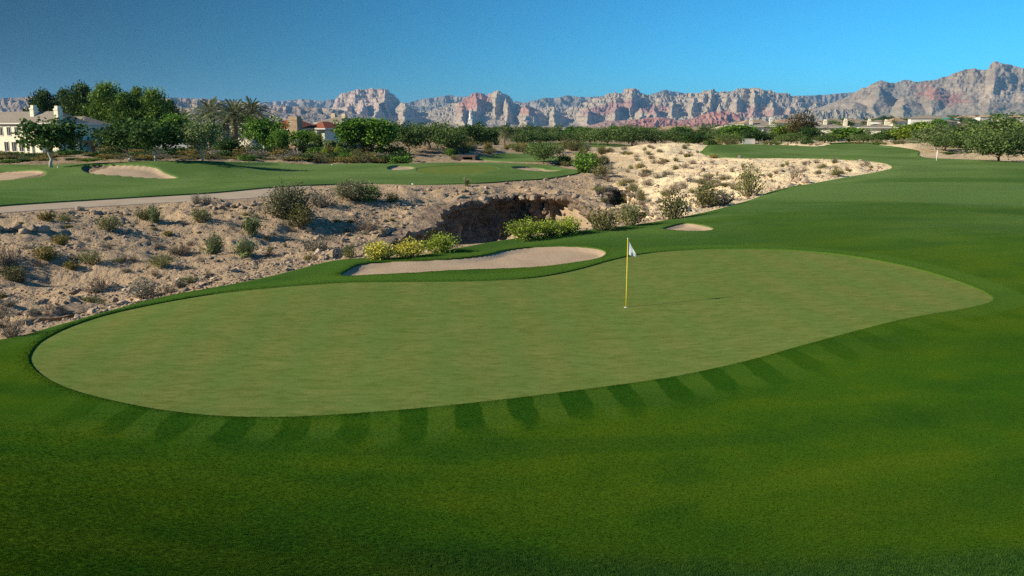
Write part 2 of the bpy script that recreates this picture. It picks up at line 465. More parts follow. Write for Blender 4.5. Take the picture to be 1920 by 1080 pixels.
# ------------------------------------------------------------------ lie of the land: (u, v, z) in the photograph, then loose world points
CTRL = [
    (1174, 577, 0.0), (1346, 549, 0.20), (55, 680, -0.22), (450, 785, -0.32), (1350, 468, 0.50), (1860, 560, 0.42), (1000, 540, 0.05),
    (800, 700, -0.18), (1500, 640, 0.10), (700, 560, -0.05), (300, 640, -0.22), (1640, 520, 0.45), (1100, 520, 0.1),
    (0, 760, -0.30), (0, 900, 0.40), (0, 1080, 1.45), (350, 1080, 0.95), (500, 900, -0.15), (700, 1080, 0.42), (960, 1080, 0.12), (1000, 860, -0.30),  # bottom left corner raised on purpose, tilted off the sun to darken it
    (1400, 1080, 0.12), (1400, 800, -0.15), (1920, 1080, 0.55), (1920, 860, 0.32), (1700, 720, 0.15), (1920, 640, 0.55), (1920, 480, 0.90), (1920, 390, 1.1), (1920, 330, 1.5),
    (1600, 440, 0.70), (1700, 360, 1.0), (1420, 430, 0.55), (1560, 360, 0.85), (1460, 357, 0.72), (1672, 315, 1.10), (1740, 300, 1.45), (1850, 303, 1.5),
    # near rim of the turf
    (0, 640, -0.45), (210, 585, -0.28), (420, 540, 0.0), (560, 508, 0.15), (640, 490, 0.30), (760, 485, 0.32), (860, 468, 0.30), (1060, 438, 0.40), (1180, 424, 0.42), (1300, 404, 0.45), (1400, 378, 0.55),
    # wash and scrub slope on the far side
    (0, 570, -1.75), (120, 560, -1.85), (250, 520, -1.9), (400, 500, -2.0), (500, 475, -2.1), (600, 455, -2.2), (700, 415, -1.5), (0, 480, -1.1), (250, 450, -1.25), (400, 430, -1.1),
    (0, 410, -0.15), (250, 392, -0.2), (480, 375, -0.15), (550, 395, -0.5), (640, 372, -0.3), (700, 360, -0.2), (800, 372, -0.75), (880, 350, -0.1),
    (820, 390, -1.0), (955, 362, -0.6), (1079, 368, -0.5), (1110, 385, -1.0), (1000, 345, 0.0), (1085, 335, 0.0), (1120, 340, -0.2),
    (1160, 372, -1.2), (1200, 395, -1.4), (1240, 372, -0.9), (1300, 375, -0.3), (1380, 355, 0.1), (1280, 335, 0.35), (1380, 325, 0.8), (1500, 318, 1.1), (1600, 312, 1.2),
    (1130, 315, 0.0), (1180, 300, 1.0), (1240, 285, 2.0), (1250, 267, 3.1), (1180, 285, 1.7), (1310, 283, 1.9), (1340, 292, 1.6),
    # far fairway with its mounds
    (0, 360, 0.25), (300, 350, 0.30), (600, 338, 0.35), (800, 335, 0.35), (1000, 326, 0.30), (1060, 322, 0.30), (0, 325, 0.55), (100, 313, 0.95), (245, 307, 1.45), (330, 306, 1.7), (390, 306, 1.65), (480, 315, 1.0),
    (560, 323, 0.55), (620, 310, 0.75), (740, 311, 0.6), (860, 310, 0.5), (960, 309, 0.45),
    (245, 336, 0.45), (420, 332, 0.50), (0, 300, 1.1), (400, 292, 1.4), (700, 296, 1.0),
    (850, 290, 0.9), (900, 278, 1.6), (960, 280, 1.2), (940, 297, -0.2), (1040, 297, -0.4), (1000, 272, 0.6), (1100, 272, 0.7), (1060, 285, -0.1),
    (1330, 274, 1.9), (1450, 271, 2.0), (1600, 271, 2.0), (1700, 280, 1.8), (1450, 285, 1.5), (1600, 290, 1.35),
]
LOOSE = [(0, 0, 1.1), (0, -15, 1.5), (25, -10, 1.2), (-25, -10, 2.2), (30, 10, 0.9), (-22, 9, 2.2), (60, 20, 1.2), (90, 60, 1.6), (130, 100, 2.0), (-30, 22, -0.8), (-45, 40, -0.6),
         (-80, 60, 0.4), (-120, 110, 1.2), (-60, -40, 1.2), (60, -40, 1.2), (0, -60, 1.0), (-60, 10, 0.2), (130, -60, 1.5), (-130, -60, 1.0), (-130, 30, 0.8), (-60, 170, 1.3), (20, 230, 0.4), (50, 230, 0.6), (90, 210, 2.2), (160, 180, 2.2), (-150, 180, 1.2)]
cu = np.array(CTRL, float)
cx, cy = on_plane(cu[:, 0], cu[:, 1], cu[:, 2])
PTS = np.concatenate([np.stack([cx, cy], 1), np.array(LOOSE, float)[:, :2]])
ZS = np.concatenate([cu[:, 2], np.array(LOOSE, float)[:, 2]])

def _tps(r2):
    return 0.5 * r2 * np.log(r2 + 1e-9)
_n = len(PTS)
_S = 0.02
_d2 = ((PTS[:, None] - PTS[None]) ** 2).sum(-1) * _S * _S
_K = _tps(_d2) + np.eye(_n) * 0.004
_Pm = np.concatenate([np.ones((_n, 1)), PTS * _S], 1)
_A = np.block([[_K, _Pm], [_Pm.T, np.zeros((3, 3))]])
_W = np.linalg.solve(_A, np.concatenate([ZS, np.zeros(3)]))

def plain(x, y):
    d = np.hypot(x, y)
    az = np.arctan2(x, np.maximum(y, 1.0))
    rise = 0.0016 + 0.0112 * sstep(0.16, 0.50, az) + 0.002 * sstep(-0.1, -0.5, az)
    return 0.5 + 1.1 * sstep(0.1, 0.3, np.abs(az)) + rise * np.maximum(d - 260, 0) + 0.6 * fbm2(x / 90.0, y / 90.0, 3, 5)

def h_base(x, y):
    x = np.asarray(x, float); y = np.asarray(y, float)
    sh = x.shape
    xf = x.ravel(); yf = y.ravel()
    d = np.hypot(xf, yf)
    out = plain(xf, yf)
    near = np.nonzero(d < 290)[0]
    for s in range(0, len(near), 20000):
        ii = near[s:s + 20000]
        X = np.stack([xf[ii], yf[ii]], 1)
        r2 = ((X[:, None] - PTS[None]) ** 2).sum(-1) * _S * _S
        z = _tps(r2) @ _W[:_n] + _W[_n] + (X * _S) @ _W[_n + 1:]
        t = sstep(165, 285, d[ii])
        out[ii] = z * (1 - t) + out[ii] * t
    return out.reshape(sh)

_DS = np.geomspace(7.0, 700.0, 1500)
def hit(u, v, surf=None):
    """first point where the sight line through a photograph pixel meets the ground"""
    rx, rz = ray(u, v)
    z = CAM_Z + rz * _DS
    g = (surf or h_base)(rx * _DS, _DS)
    below = np.nonzero(z < g)[0]
    k = below[0] if len(below) else len(_DS) - 1
    k = max(k, 1)
    a = (z[k - 1] - g[k - 1]); b = (z[k] - g[k])
    t = a / (a - b + 1e-12) if len(below) else 1.0
    d = _DS[k - 1] + (_DS[k] - _DS[k - 1]) * float(np.clip(t, 0, 1))
    return float(rx * d), float(d)

def smooth_poly(pts, sub=6, closed=True):
    P = np.array(pts, float); n = len(P); out = []
    for i in range(n if closed else n - 1):
        p0 = P[(i - 1) % n] if closed or i > 0 else P[i]
        p1 = P[i]; p2 = P[(i + 1) % n]
        p3 = P[(i + 2) % n] if closed or i + 2 < n else P[(i + 1) % n]
        # centripetal Catmull-Rom keeps foreshortened outlines free of loops
        t0 = 0.0; t1 = t0 + max(np.linalg.norm(p1 - p0), 1e-4) ** 0.5; t2 = t1 + max(np.linalg.norm(p2 - p1), 1e-4) ** 0.5; t3 = t2 + max(np.linalg.norm(p3 - p2), 1e-4) ** 0.5
        for k in range(sub):
            t = t1 + (t2 - t1) * k / sub
            A1 = (t1 - t) / (t1 - t0) * p0 + (t - t0) / (t1 - t0) * p1; A2 = (t2 - t) / (t2 - t1) * p1 + (t - t1) / (t2 - t1) * p2; A3 = (t3 - t) / (t3 - t2) * p2 + (t - t2) / (t3 - t2) * p3
            B1 = (t2 - t) / (t2 - t0) * A1 + (t - t0) / (t2 - t0) * A2; B2 = (t3 - t) / (t3 - t1) * A2 + (t - t1) / (t3 - t1) * A3
            out.append((t2 - t) / (t2 - t1) * B1 + (t - t1) / (t2 - t1) * B2)
    if not closed:
        out.append(P[-1])
    return np.array(out)

def px_poly(px, sub=5):
    return smooth_poly([hit(u, v) if not isinstance(u, str) else v for u, v in px], sub)

def seg_dist(poly, x, y, closed=True):
    best = np.full(x.shape, 1e9)
    n = len(poly)
    for i in range(n if closed else n - 1):
        ax, ay = poly[i]; bx, by = poly[(i + 1) % n]
        ex, ey = bx - ax, by - ay
        t = np.clip(((x - ax) * ex + (y - ay) * ey) / (ex * ex + ey * ey + 1e-12), 0, 1)
        best = np.minimum(best, (x - ax - t * ex) ** 2 + (y - ay - t * ey) ** 2)
    return np.sqrt(best)

def inside(poly, x, y):
    c = np.zeros(x.shape, bool)
    n = len(poly)
    for i in range(n):
        ax, ay = poly[i]; bx, by = poly[(i + 1) % n]
        cond = (ay > y) != (by > y)
        with np.errstate(divide='ignore', invalid='ignore'):
            xi = (bx - ax) * (y - ay) / (by - ay + 1e-12) + ax
        c ^= cond & (x < xi)
    return c

FAR_SD = -40.0
def sdf(poly, x, y, margin=12.0):
    """positive inside"""
    out = np.full(x.shape, FAR_SD)
    lo = poly.min(0) - margin; hi = poly.max(0) + margin
    m = (x > lo[0]) & (x < hi[0]) & (y > lo[1]) & (y < hi[1])
    if m.any():
        xx = x[m]; yy = y[m]
        d = seg_dist(poly, xx, yy)
        out[m] = np.where(inside(poly, xx, yy), d, -d)
    return out

T1 = px_poly([(0, 640), (100, 615), (210, 584), (300, 560), (420, 538), (500, 522), (560, 507), (640, 489), (760, 484), (860, 467), (950, 451), (1060, 437), (1180, 424), (1300, 404), (1400, 378), (1460, 356), (1560, 338), (1640, 324), (1672, 313), (1640, 304), (1560, 299), (1480, 297), (1400, 297), (1335, 294), (1312, 286), (1325, 274), (1400, 269), (1450, 272), (1530, 275), (1560, 271), (1600, 270), (1640, 272), (1690, 277), (1722, 283), (1724, 292), (1745, 297), (1800, 299), (1870, 302), (1960, 305),
              ('w', (150, 112)), ('w', (150, -70)), ('w', (0, -80)), ('w', (-80, -70)), ('w', (-80, 14)), ('w', (-40, 20))], 4)
T2 = px_poly([(-60, 394), (0, 388), (100, 381), (250, 372), (400, 363), (520, 352), (600, 348), (700, 345), (780, 347), (850, 346), (930, 343), (1000, 338), (1060, 331), (1086, 325), (1060, 317), (1030, 311), (960, 307), (900, 306), (800, 307), (740, 309), (690, 308), (640, 309), (560, 309), (520, 306), (440, 305), (400, 304), (330, 303), (250, 305), (190, 308), (150, 310), (90, 313), (40, 313), (0, 314), (-60, 316),
              ('w', (-120, 85)), ('w', (-120, 60))], 4)
T3 = px_poly([(893, 295), (930, 290), (1000, 291), (1045, 294), (1055, 301), (1000, 304), (940, 303), (900, 300)])
T4 = px_poly([(950, 273), (1000, 268.5), (1090, 268), (1150, 270), (1150, 276), (1080, 276), (1000, 277), (960, 276)])
G1 = px_poly([(55, 680), (60, 660), (80, 640), (130, 615), (200, 592), (300, 570), (400, 553), (500, 542), (620, 533), (760, 530), (900, 528), (1000, 522), (1080, 508), (1140, 492), (1200, 478), (1270, 471), (1350, 468), (1450, 469), (1550, 476), (1650, 491), (1740, 512), (1810, 535), (1850, 552), (1862, 563), (1845, 573), (1800, 583), (1700, 600), (1600, 625), (1500, 652), (1400, 680), (1250, 712), (1100, 733), (950, 752), (800, 768), (650, 780), (520, 786), (400, 783), (300, 772), (200, 752), (130, 732), (80, 708)], 4)
G2 = px_poly([(780, 321), (800, 315), (850, 312), (900, 312), (932, 316), (915, 324), (870, 329), (810, 328)])
BUNK = [px_poly(p, 5) for p in (
    [(638, 519), (650, 511), (675, 500), (720, 495), (790, 492), (860, 488), (910, 481), (950, 470), (1000, 464), (1050, 463), (1100, 466), (1130, 472), (1136, 479), (1120, 488), (1080, 495), (1020, 503), (950, 507), (860, 510), (760, 516), (690, 519), (650, 521)],
    [(1243, 432), (1258, 427), (1285, 423), (1312, 427), (1338, 436), (1312, 438), (1270, 436)],
    [(-60, 328), (0, 324), (50, 323), (80, 327), (87, 333), (75, 338), (30, 341), (-60, 343)],
    [(155, 323), (165, 317), (200, 315), (250, 314), (290, 316), (305, 322), (333, 333), (300, 334), (230, 333), (170, 332)],
    [(727, 317), (745, 313), (768, 314), (776, 318), (755, 321), (735, 321)],
    [(962, 314), (990, 312), (1015, 314), (1025, 318), (1052, 321), (1030, 323), (985, 321)])]
B_DEEP = [0.09, 0.08, 0.13, 0.22, 0.08, 0.08]
PATH = px_poly([(-60, 405), (0, 400), (100, 393), (250, 384), (400, 376), (480, 371), (550, 361), (580, 345), (400, 355), (250, 365), (100, 374), (0, 381), (-60, 386)])

# canyon: steep far wall, gentle near wall below the turf
RIM = smooth_poly([hit(u, v) for u, v in [(1215, 402), (1160, 398), (1118, 392), (1106, 380), (1079, 370), (1050, 367), (1010, 366), (965, 365), (925, 368), (890, 374), (855, 382), (822, 391), (806, 408), (786, 428), (748, 438), (735, 448), (690, 462), (640, 472)]], 5, False)
NEAR = smooth_poly([hit(u, v) for u, v in [(600, 492), (640, 484), (760, 478), (860, 461), (950, 445), (1060, 431), (1180, 418), (1230, 412)]], 4, False)
RIM_H = RIM + np.array([-0.62, 1.15]) * np.clip(np.minimum(np.arange(len(RIM)), np.arange(len(RIM))[::-1]) / 8.0, 0, 1)[:, None]
CANYON = np.concatenate([RIM_H, NEAR])
RIM2 = smooth_poly([hit(u, v) for u, v in [(185, 568), (150, 577), (100, 589), (45, 597), (0, 598), (-60, 600)]], 5, False)
NEAR2 = smooth_poly([hit(u, v) for u, v in [(-60, 640), (0, 626), (60, 612), (120, 601), (190, 578)]], 4, False)
GULLY = np.concatenate([RIM2, NEAR2])
RIM3 = smooth_poly([hit(u, v) for u, v in [(1192, 370), (1180, 360), (1160, 356), (1135, 360), (1128, 372)]], 5, False)
NOOK = np.concatenate([RIM3, smooth_poly([hit(u, v) for u, v in [(1135, 382), (1165, 388), (1195, 380)]], 4, False)])

def canyon_drop(x, y):
    out = np.zeros(x.shape)
    for poly, rim, near, deep, wf, wn in ((CANYON, RIM_H, NEAR, 4.6, 0.7, 9.0), (GULLY, RIM2, NEAR2, 0.85, 0.35, 1.2), (NOOK, RIM3, NOOK[len(RIM3):], 1.7, 0.5, 5.0)):
        lo = poly.min(0) - 1; hi = poly.max(0) + 1
        m = (x > lo[0]) & (x < hi[0]) & (y > lo[1]) & (y < hi[1])
        if not m.any():
            continue
        xx = x[m]; yy = y[m]
        ins = inside(poly, xx, yy)
        df = seg_dist(rim, xx, yy, False); dn = seg_dist(near, xx, yy, False)
        dd = deep * np.minimum(sstep(0, wf, df), sstep(0, wn, dn)) * ins
        tmp = np.zeros(x.shape); tmp[m] = dd
        out = np.maximum(out, tmp)
    return out

def fields(x, y):
    f = {'green': np.maximum(sdf(G1, x, y), sdf(G2, x, y)), 'sd_green': sdf(G1, x, y)}
    f['turf'] = np.maximum(np.maximum(sdf(T1, x, y), sdf(T2, x, y)), np.maximum(sdf(T3, x, y), sdf(T4, x, y)))
    b = [sdf(p, x, y, 3.0) for p in BUNK]
    f['bunker'] = np.max(b, 0)
    f['bunkers'] = b
    f['path'] = sdf(PATH, x, y, 3.0)
    return f

def ground(x, y, f=None):
    x = np.asarray(x, float); y = np.asarray(y, float)
    if f is None:
        f = fields(x, y)
    z = h_base(x, y)
    d = np.hypot(x, y)
    out = np.maximum(-np.maximum(np.maximum(f['turf'], f['path'] ), f['bunker']), 0)
    wild = sstep(0.0, 2.5, out) * sstep(330, 200, d)
    z = z - canyon_drop(x, y)
    z = z + wild * (0.30 * fbm2(x / 3.2, y / 3.2, 4, 3) + 0.20 * fbm2(x / 1.1, y / 1.1, 4, 8, 0.68) + 0.26 * np.maximum(fbm2(x / 7.0, y / 7.0, 3, 21, 0.5, True), 0) - 0.1)
    led = fbm2(x / 7.0 + 3.1, y / 4.5, 4, 61, 0.55)
    z = z + wild * sstep(110, 90, d) * (0.17 * sstep(0.05, 0.09, led) + 0.13 * sstep(-0.16, -0.12, led) + 0.12 * sstep(0.24, 0.27, led) - 0.12)
    turf_m = sstep(0, 1.5, f['turf']) * sstep(260, 150, d)
    z = z + turf_m * (0.42 * fbm2(x / 15.0, y / 15.0, 2, 31) * sstep(-1.0, -10.0, f['green']))
    for b, dp in zip(f['bunkers'], B_DEEP):
        z = z - dp * sstep(0.02, 0.35, b) * (1 - 0.45 * sstep(0.5, 2.5, b))
        z = z + 0.04 * sstep(-1.4, -0.1, b) * (b < 0) * sstep(0, 2, f['turf']) + 0.04 * (b >= 0) * sstep(0.25, 0.0, b)
    return z

def gz(x, y):
    return float(ground(np.array([x]), np.array([y]))[0])

# ------------------------------------------------------------------ ground sheets, cut from one fan of cells round the viewpoint
ang = np.concatenate([np.linspace(-math.pi, -0.80, 34)[:-1], np.linspace(-0.80, -0.60, 12)[:-1], np.linspace(-0.60, 0.60, 620), np.linspace(0.60, 0.80, 12)[1:], np.linspace(0.80, math.pi, 34)[1:]])
rr = [1.5]
while rr[-1] < 300:
    r = rr[-1]
    st = 0.6 if r < 7 else max(0.09, 0.0062 * r)
    if 38 < r < 92:
        st = min(st, 0.24)
    rr.append(r + st)
while rr[-1] < 30000:
    rr.append(rr[-1] * 1.13)
rr = np.array(rr)
AA, RR = np.meshgrid(ang, rr)
GX = RR * np.sin(AA); GY = RR * np.cos(AA)
FLD = fields(GX, GY)
GZ = ground(GX, GY, FLD)
uu = 960 + 1628 * GX / np.maximum(GY, 0.1)
CREAM = np.where(GY > 0, sstep(1080, 1260, uu + 60 * fbm2(GX / 6, GY / 6, 3, 4)) * sstep(44, 56, RR), 0)
SOIL = np.where(GY > 0, sstep(98, 112, RR + 4 * fbm2(GX / 8, GY / 8, 3, 6)) * np.maximum(sstep(900, 780, uu), 0.7 * sstep(1690, 1740, uu)), 0) + np.where(GY > 0, sstep(230, 300, RR) * sstep(780, 900, uu), 0)
rough_line = 10.3 - 0.06 * GX + 0.0 * GX
ROUGH = np.maximum(sstep(rough_line + 0.35, rough_line - 0.5, GY + 0.25 * fbm2(GX * 1.3, GY * 1.3, 3, 9)) * sstep(-4.5, 2.5, GX + 1.2 * fbm2(GX, GY, 2, 91)), sstep(2.2, 0.4, FLD['turf'] + 0.4 * fbm2(GX * .8, GY * .8, 2, 77)) * 0.5 * (RR < 60))
NR, NC = GX.shape

# columns of the vertex table: x y z | green turf bunker path | sd_green rough cream
TAB = np.stack([GX, GY, GZ, FLD['green'], FLD['turf'], FLD['bunker'], FLD['path'], FLD['sd_green'], ROUGH, CREAM, SOIL], -1).reshape(-1, 11)
IDX = np.arange(NR * NC).reshape(NR, NC)
CELLS = np.stack([IDX[:-1, :-1], IDX[:-1, 1:], IDX[1:, 1:], IDX[1:, :-1]], -1).reshape(-1, 4)
AC = (0.5 * (AA[:-1, :-1] + AA[1:, 1:])).ravel()

def cut_sheet(conds, extra=None):
    """conds: list of (column, sign); keeps sign*value > 0. returns vertex table, faces and open edges along the cut"""
    vals = [s * TAB[:, c] for c, s in conds]
    cells = CELLS if extra is None else CELLS[extra]
    full = np.ones(len(cells), bool); part = np.ones(len(cells), bool)
    for v in vals:
        cv = v[cells]
        full &= (cv > 0).all(1); part &= (cv > 0).any(1)
    part &= ~full
    quads = cells[full]
    polys = []; newv = []; edges = []
    base = len(TAB); cache = {}
    for c in cells[part]:
        poly = [(int(i), TAB[i]) for i in c]
        for col, s in conds:
            res = []
            for k in range(len(poly)):
                i0, a = poly[k]; i1, b = poly[(k + 1) % len(poly)]
                fa = s * a[col]; fb = s * b[col]
                if fa > 0:
                    res.append((i0, a))
                if (fa > 0) != (fb > 0):
                    key = (min(i0, i1), max(i0, i1), col)
                    if key not in cache:
                        lo, hi = (a, b) if i0 < i1 else (b, a)
                        t = lo[col] / (lo[col] - hi[col])
                        nv = lo + (hi - lo) * t
                        nv[col] = 0.0
                        cache[key] = (base + len(newv), nv); newv.append(nv)
                    res.append(cache[key])
            poly = res
            if len(poly) < 3:
                break
        if len(poly) >= 3:
            polys.append([p[0] for p in poly])
            for k in range(len(poly)):
                p, q = poly[k], poly[(k + 1) % len(poly)]
                if p[0] >= base and q[0] >= base and any(abs(p[1][col]) < 1e-9 and abs(q[1][col]) < 1e-9 for col, s in conds):
                    edges.append((p[0], q[0]))
    tab = np.concatenate([TAB, np.array(newv)]) if newv else TAB
    groups = {}
    for p in polys:
        groups.setdefault(len(p), []).append(p)
    faces = [quads] + [np.array(g) for g in groups.values()]
    return tab, faces, np.array(edges, int).reshape(-1, 2)

def sheet(name, mat, conds, lift=0.0, skirt=0.0, extra=None, **props):
    tab, faces, edges = cut_sheet(conds, extra)
    V = tab.copy(); V[:, 2] += lift
    if skirt and len(edges):
        low = V.copy(); low[:, 2] -= skirt
        n = len(V)
        sk = np.stack([edges[:, 1], edges[:, 0], edges[:, 0] + n, edges[:, 1] + n], 1)
        V = np.concatenate([V, low]); faces = faces + [sk]
    used = np.zeros(len(V), bool)
    for f in faces:
        if len(f):
            used[f.ravel()] = True
    remap = np.cumsum(used) - 1
    faces = [remap[f] for f in faces if len(f)]
    V = V[used]
    me = np_mesh(name, V[:, :3], faces, True, {'sd_green': V[:, 7], 'rough_mask': V[:, 8], 'cream': V[:, 9], 'soil': V[:, 10]})
    return link(name, me, None, mat, **props)

def _look(tab, x, y):
    x = np.asarray(x, float); y = np.asarray(y, float)
    r = np.hypot(x, y); a = np.arctan2(x, y)
    i = np.clip(np.searchsorted(rr, r) - 1, 0, NR - 2); j = np.clip(np.searchsorted(ang, a) - 1, 0, NC - 2)
    t = np.clip((r - rr[i]) / (rr[i + 1] - rr[i]), 0, 1); s = np.clip((a - ang[j]) / (ang[j + 1] - ang[j]), 0, 1)
    return (tab[i, j] * (1 - s) + tab[i, j + 1] * s) * (1 - t) + (tab[i + 1, j] * (1 - s) + tab[i + 1, j + 1] * s) * t
def lookup(x, y):
    return _look(GZ, x, y)
def gz(x, y):
    return float(_look(GZ, np.array([x]), np.array([y]))[0])
def wild_at(x, y):
    """distance outside the turf and the path, metres"""
    a = np.array([x]); b = np.array([y])
    return -max(float(_look(FLD['turf'], a, b)[0]), float(_look(FLD['path'], a, b)[0]))

# cells near each bunker / turf body so that each one is its own object
CCX = GX[:-1, :-1].ravel(); CCY = GY[:-1, :-1].ravel()
def near_poly(poly, m=2.5):
    lo = poly.min(0) - m; hi = poly.max(0) + m
    return (CCX > lo[0]) & (CCX < hi[0]) & (CCY > lo[1]) & (CCY < hi[1])
def owner(polys, k):
    s = np.stack([sdf(p, CCX, CCY, 30.0) for p in polys])
    return s.argmax(0) == k

sheet('desert_ground', 'desert', [(4, -1), (5, -1), (6, -1)], 0.0, kind='structure', label='tan gravelly desert ground with scrub running out to the mountains')
sheet('cart_path', 'path_concrete', [(6, 1), (4, -1), (5, -1)], 0.02, 0.1, kind='structure', label='grey cart path along the edge of the far fairway')
own = np.stack([sdf(p, CCX, CCY, 14.0) for p in (T1, T2, T3, T4)]).argmax(0)
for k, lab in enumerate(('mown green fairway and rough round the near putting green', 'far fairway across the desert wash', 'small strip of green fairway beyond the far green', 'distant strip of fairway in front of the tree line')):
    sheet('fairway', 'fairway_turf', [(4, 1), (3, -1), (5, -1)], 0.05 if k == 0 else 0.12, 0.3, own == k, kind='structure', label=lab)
for poly, lab in ((G1, 'large pale putting green with the yellow flagstick'), (G2, 'small pale putting green on the far fairway')):
    sheet('putting_green', 'green_turf', [(3, 1), (5, -1)], 0.015 if poly is G1 else 0.10, 0.0, near_poly(poly), kind='structure', label=lab)
BL = ['long pinkish sand bunker beside the near putting green', 'small sand bunker half hidden behind the rise past the flag', 'sand bunker cut off by the left edge of the view', 'shaded sand bunker under the far trees', 'small round sand bunker left of the far green', 'pale sand bunker right of the far green']
for poly, lab in zip(BUNK, BL):
    sheet('sand_bunker', 'bunker_sand', [(5, 1)], 0.0, 0.0, near_poly(poly), kind='structure', label=lab)

# ------------------------------------------------------------------ mountains
def make_mountain_mats():
    for nm, sc, bs in (('mountain_rock', 0.02, 0.9), ):
        nt = NT(new_mat(nm))
        c = nt.attr('rock', 'Color')
        mp = nt.node('ShaderNodeMapping'); nt.l.new(nt.pos(), mp.inputs[0]); mp.inputs['Scale'].default_value = (1.0, 1.0, 0.25)
        n1 = nt.noise(0.013, 8, 0.72, mp.outputs[0]); n2 = nt.noise(0.05, 5, 0.75)
        c = nt.mix(nt.math('MULTIPLY', nt.map(n1, 0.52, 0.70), 0.45), c, (0.56, 0.46, 0.35))
        c = nt.mix(nt.math('MULTIPLY', nt.map(n1, 0.50, 0.34), 0.60), c, (0.17, 0.145, 0.125))
        c = nt.mix(nt.math('MULTIPLY', nt.map(n2, 0.50, 0.36), 0.50), c, (0.13, 0.12, 0.105))
        nt.out(c, 0.95, nt.bump(nt.math('ADD', n1, nt.math('MULTIPLY', n2, 0.5)), 1.0, 24.0), 0.0)
make_mountain_mats()

def mountain(name, label, u0, u1, du, ya, yb, ny, hfun, cfun):
    us = np.arange(u0, u1 + du, du)
    ys = np.linspace(ya, yb, ny)
    U, Y = np.meshgrid(us, ys)
    X = (U - 960) / 1628.0 * Y
    px = hfun(U, Y)                       # apparent height over the horizon line, photograph pixels
    Z = CAM_Z + np.maximum(px, -30) / 1628.0 * Y
    g = plain(X, Y)
    t = np.clip((Y - ya) / (yb - ya), 0, 1)
    edge = np.minimum(sstep(0, 0.04, t), sstep(1, 0.96, t))
    side = sstep(us[0], us[0] + 25, U) * sstep(us[-1], us[-1] - 25, U)
    Z = (g - 12) + (Z - g + 12) * edge * side
    colr = cfun(U, Y, px)
    n, m = U.shape
    I = np.arange(n * m).reshape(n, m)
    q = np.stack([I[:-1, :-1], I[:-1, 1:], I[1:, 1:], I[1:, :-1]], -1).reshape(-1, 4)
    me = np_mesh(name, np.stack([X, Y, Z], -1).reshape(-1, 3), [q], False, {'rock': colr.reshape(-1, 3)})
    return link(name, me, None, 'mountain_rock', kind='structure', label=label)

def sky_line(tab):
    a = np.array(tab, float)
    return lambda U: 240.0 - np.interp(U, a[:, 0], a[:, 1])

def soft_line(fn, width):
    g = np.arange(-400, 2400, 2.0); k = int(width); ker = np.hanning(2 * k + 1); ker /= ker.sum()
    v = np.convolve(np.pad(fn(g), k, 'edge'), ker, 'valid')
    return lambda U: np.interp(U, g, v)

def lerp3(a, b, t):
    return np.asarray(a) * (1 - t[..., None]) + np.asarray(b) * t[..., None]

# sandstone escarpment
S_SKY = sky_line([(440, 232), (600, 226), (622, 205), (632, 188), (645, 178), (660, 173.5), (690, 170), (705, 168), (720, 167), (730, 171), (738, 177), (746, 186), (765, 200), (790, 212), (815, 206), (838, 200), (858, 196), (872, 188), (884, 178), (893, 175), (902, 178), (912, 182), (918, 178), (926, 173), (934, 172), (944, 178), (955, 184), (966, 196), (985, 204), (1005, 208), (1030, 200), (1060, 208), (1082, 200), (1100, 190), (1120, 185), (1145, 178), (1153, 173), (1164, 175), (1172, 169), (1186, 167.5), (1196, 171), (1204, 177), (1215, 181), (1240, 180), (1262, 181), (1280, 180), (1300, 177), (1316, 174), (1326, 171), (1334, 169.5), (1344, 174), (1356, 173), (1375, 172), (1398, 167), (1410, 166), (1432, 171), (1450, 175), (1478, 180), (1500, 186), (1540, 196), (1580, 210), (1620, 226)])
S_SOFT = soft_line(S_SKY, 20)
PEAKS = [(652, 192, 35, 29, 10900), (680, 188, 29, 27, 10700), (706, 184, 32, 29, 10800), (724, 168, 27, 35, 11500), (757, 192, 29, 45, 10700), (868, 198, 29, 24, 10700), (893, 175, 35, 27, 11300), (884, 204, 24, 18, 10300), (930, 172, 21, 40, 11500), (950, 183, 13, 27, 11000), (986, 195, 32, 59, 10500), (1040, 202, 24, 35, 10600), (1101, 197, 40, 29, 10700), (1150, 190, 27, 24, 10800), (1184, 168, 35, 35, 11400), (1200, 205, 18, 18, 10300), (1226, 196, 27, 27, 10700), (1262, 186, 32, 32, 11100), (1300, 184, 35, 32, 11100), (1330, 170, 37, 35, 11500), (1322, 200, 24, 21, 10500), (1350, 196, 21, 27, 10500), (1380, 180, 35, 40, 11200), (1412, 168, 40, 40, 11500), (1410, 204, 27, 29, 10500), (1446, 190, 35, 40, 11000), (1480, 198, 40, 40, 10800)]
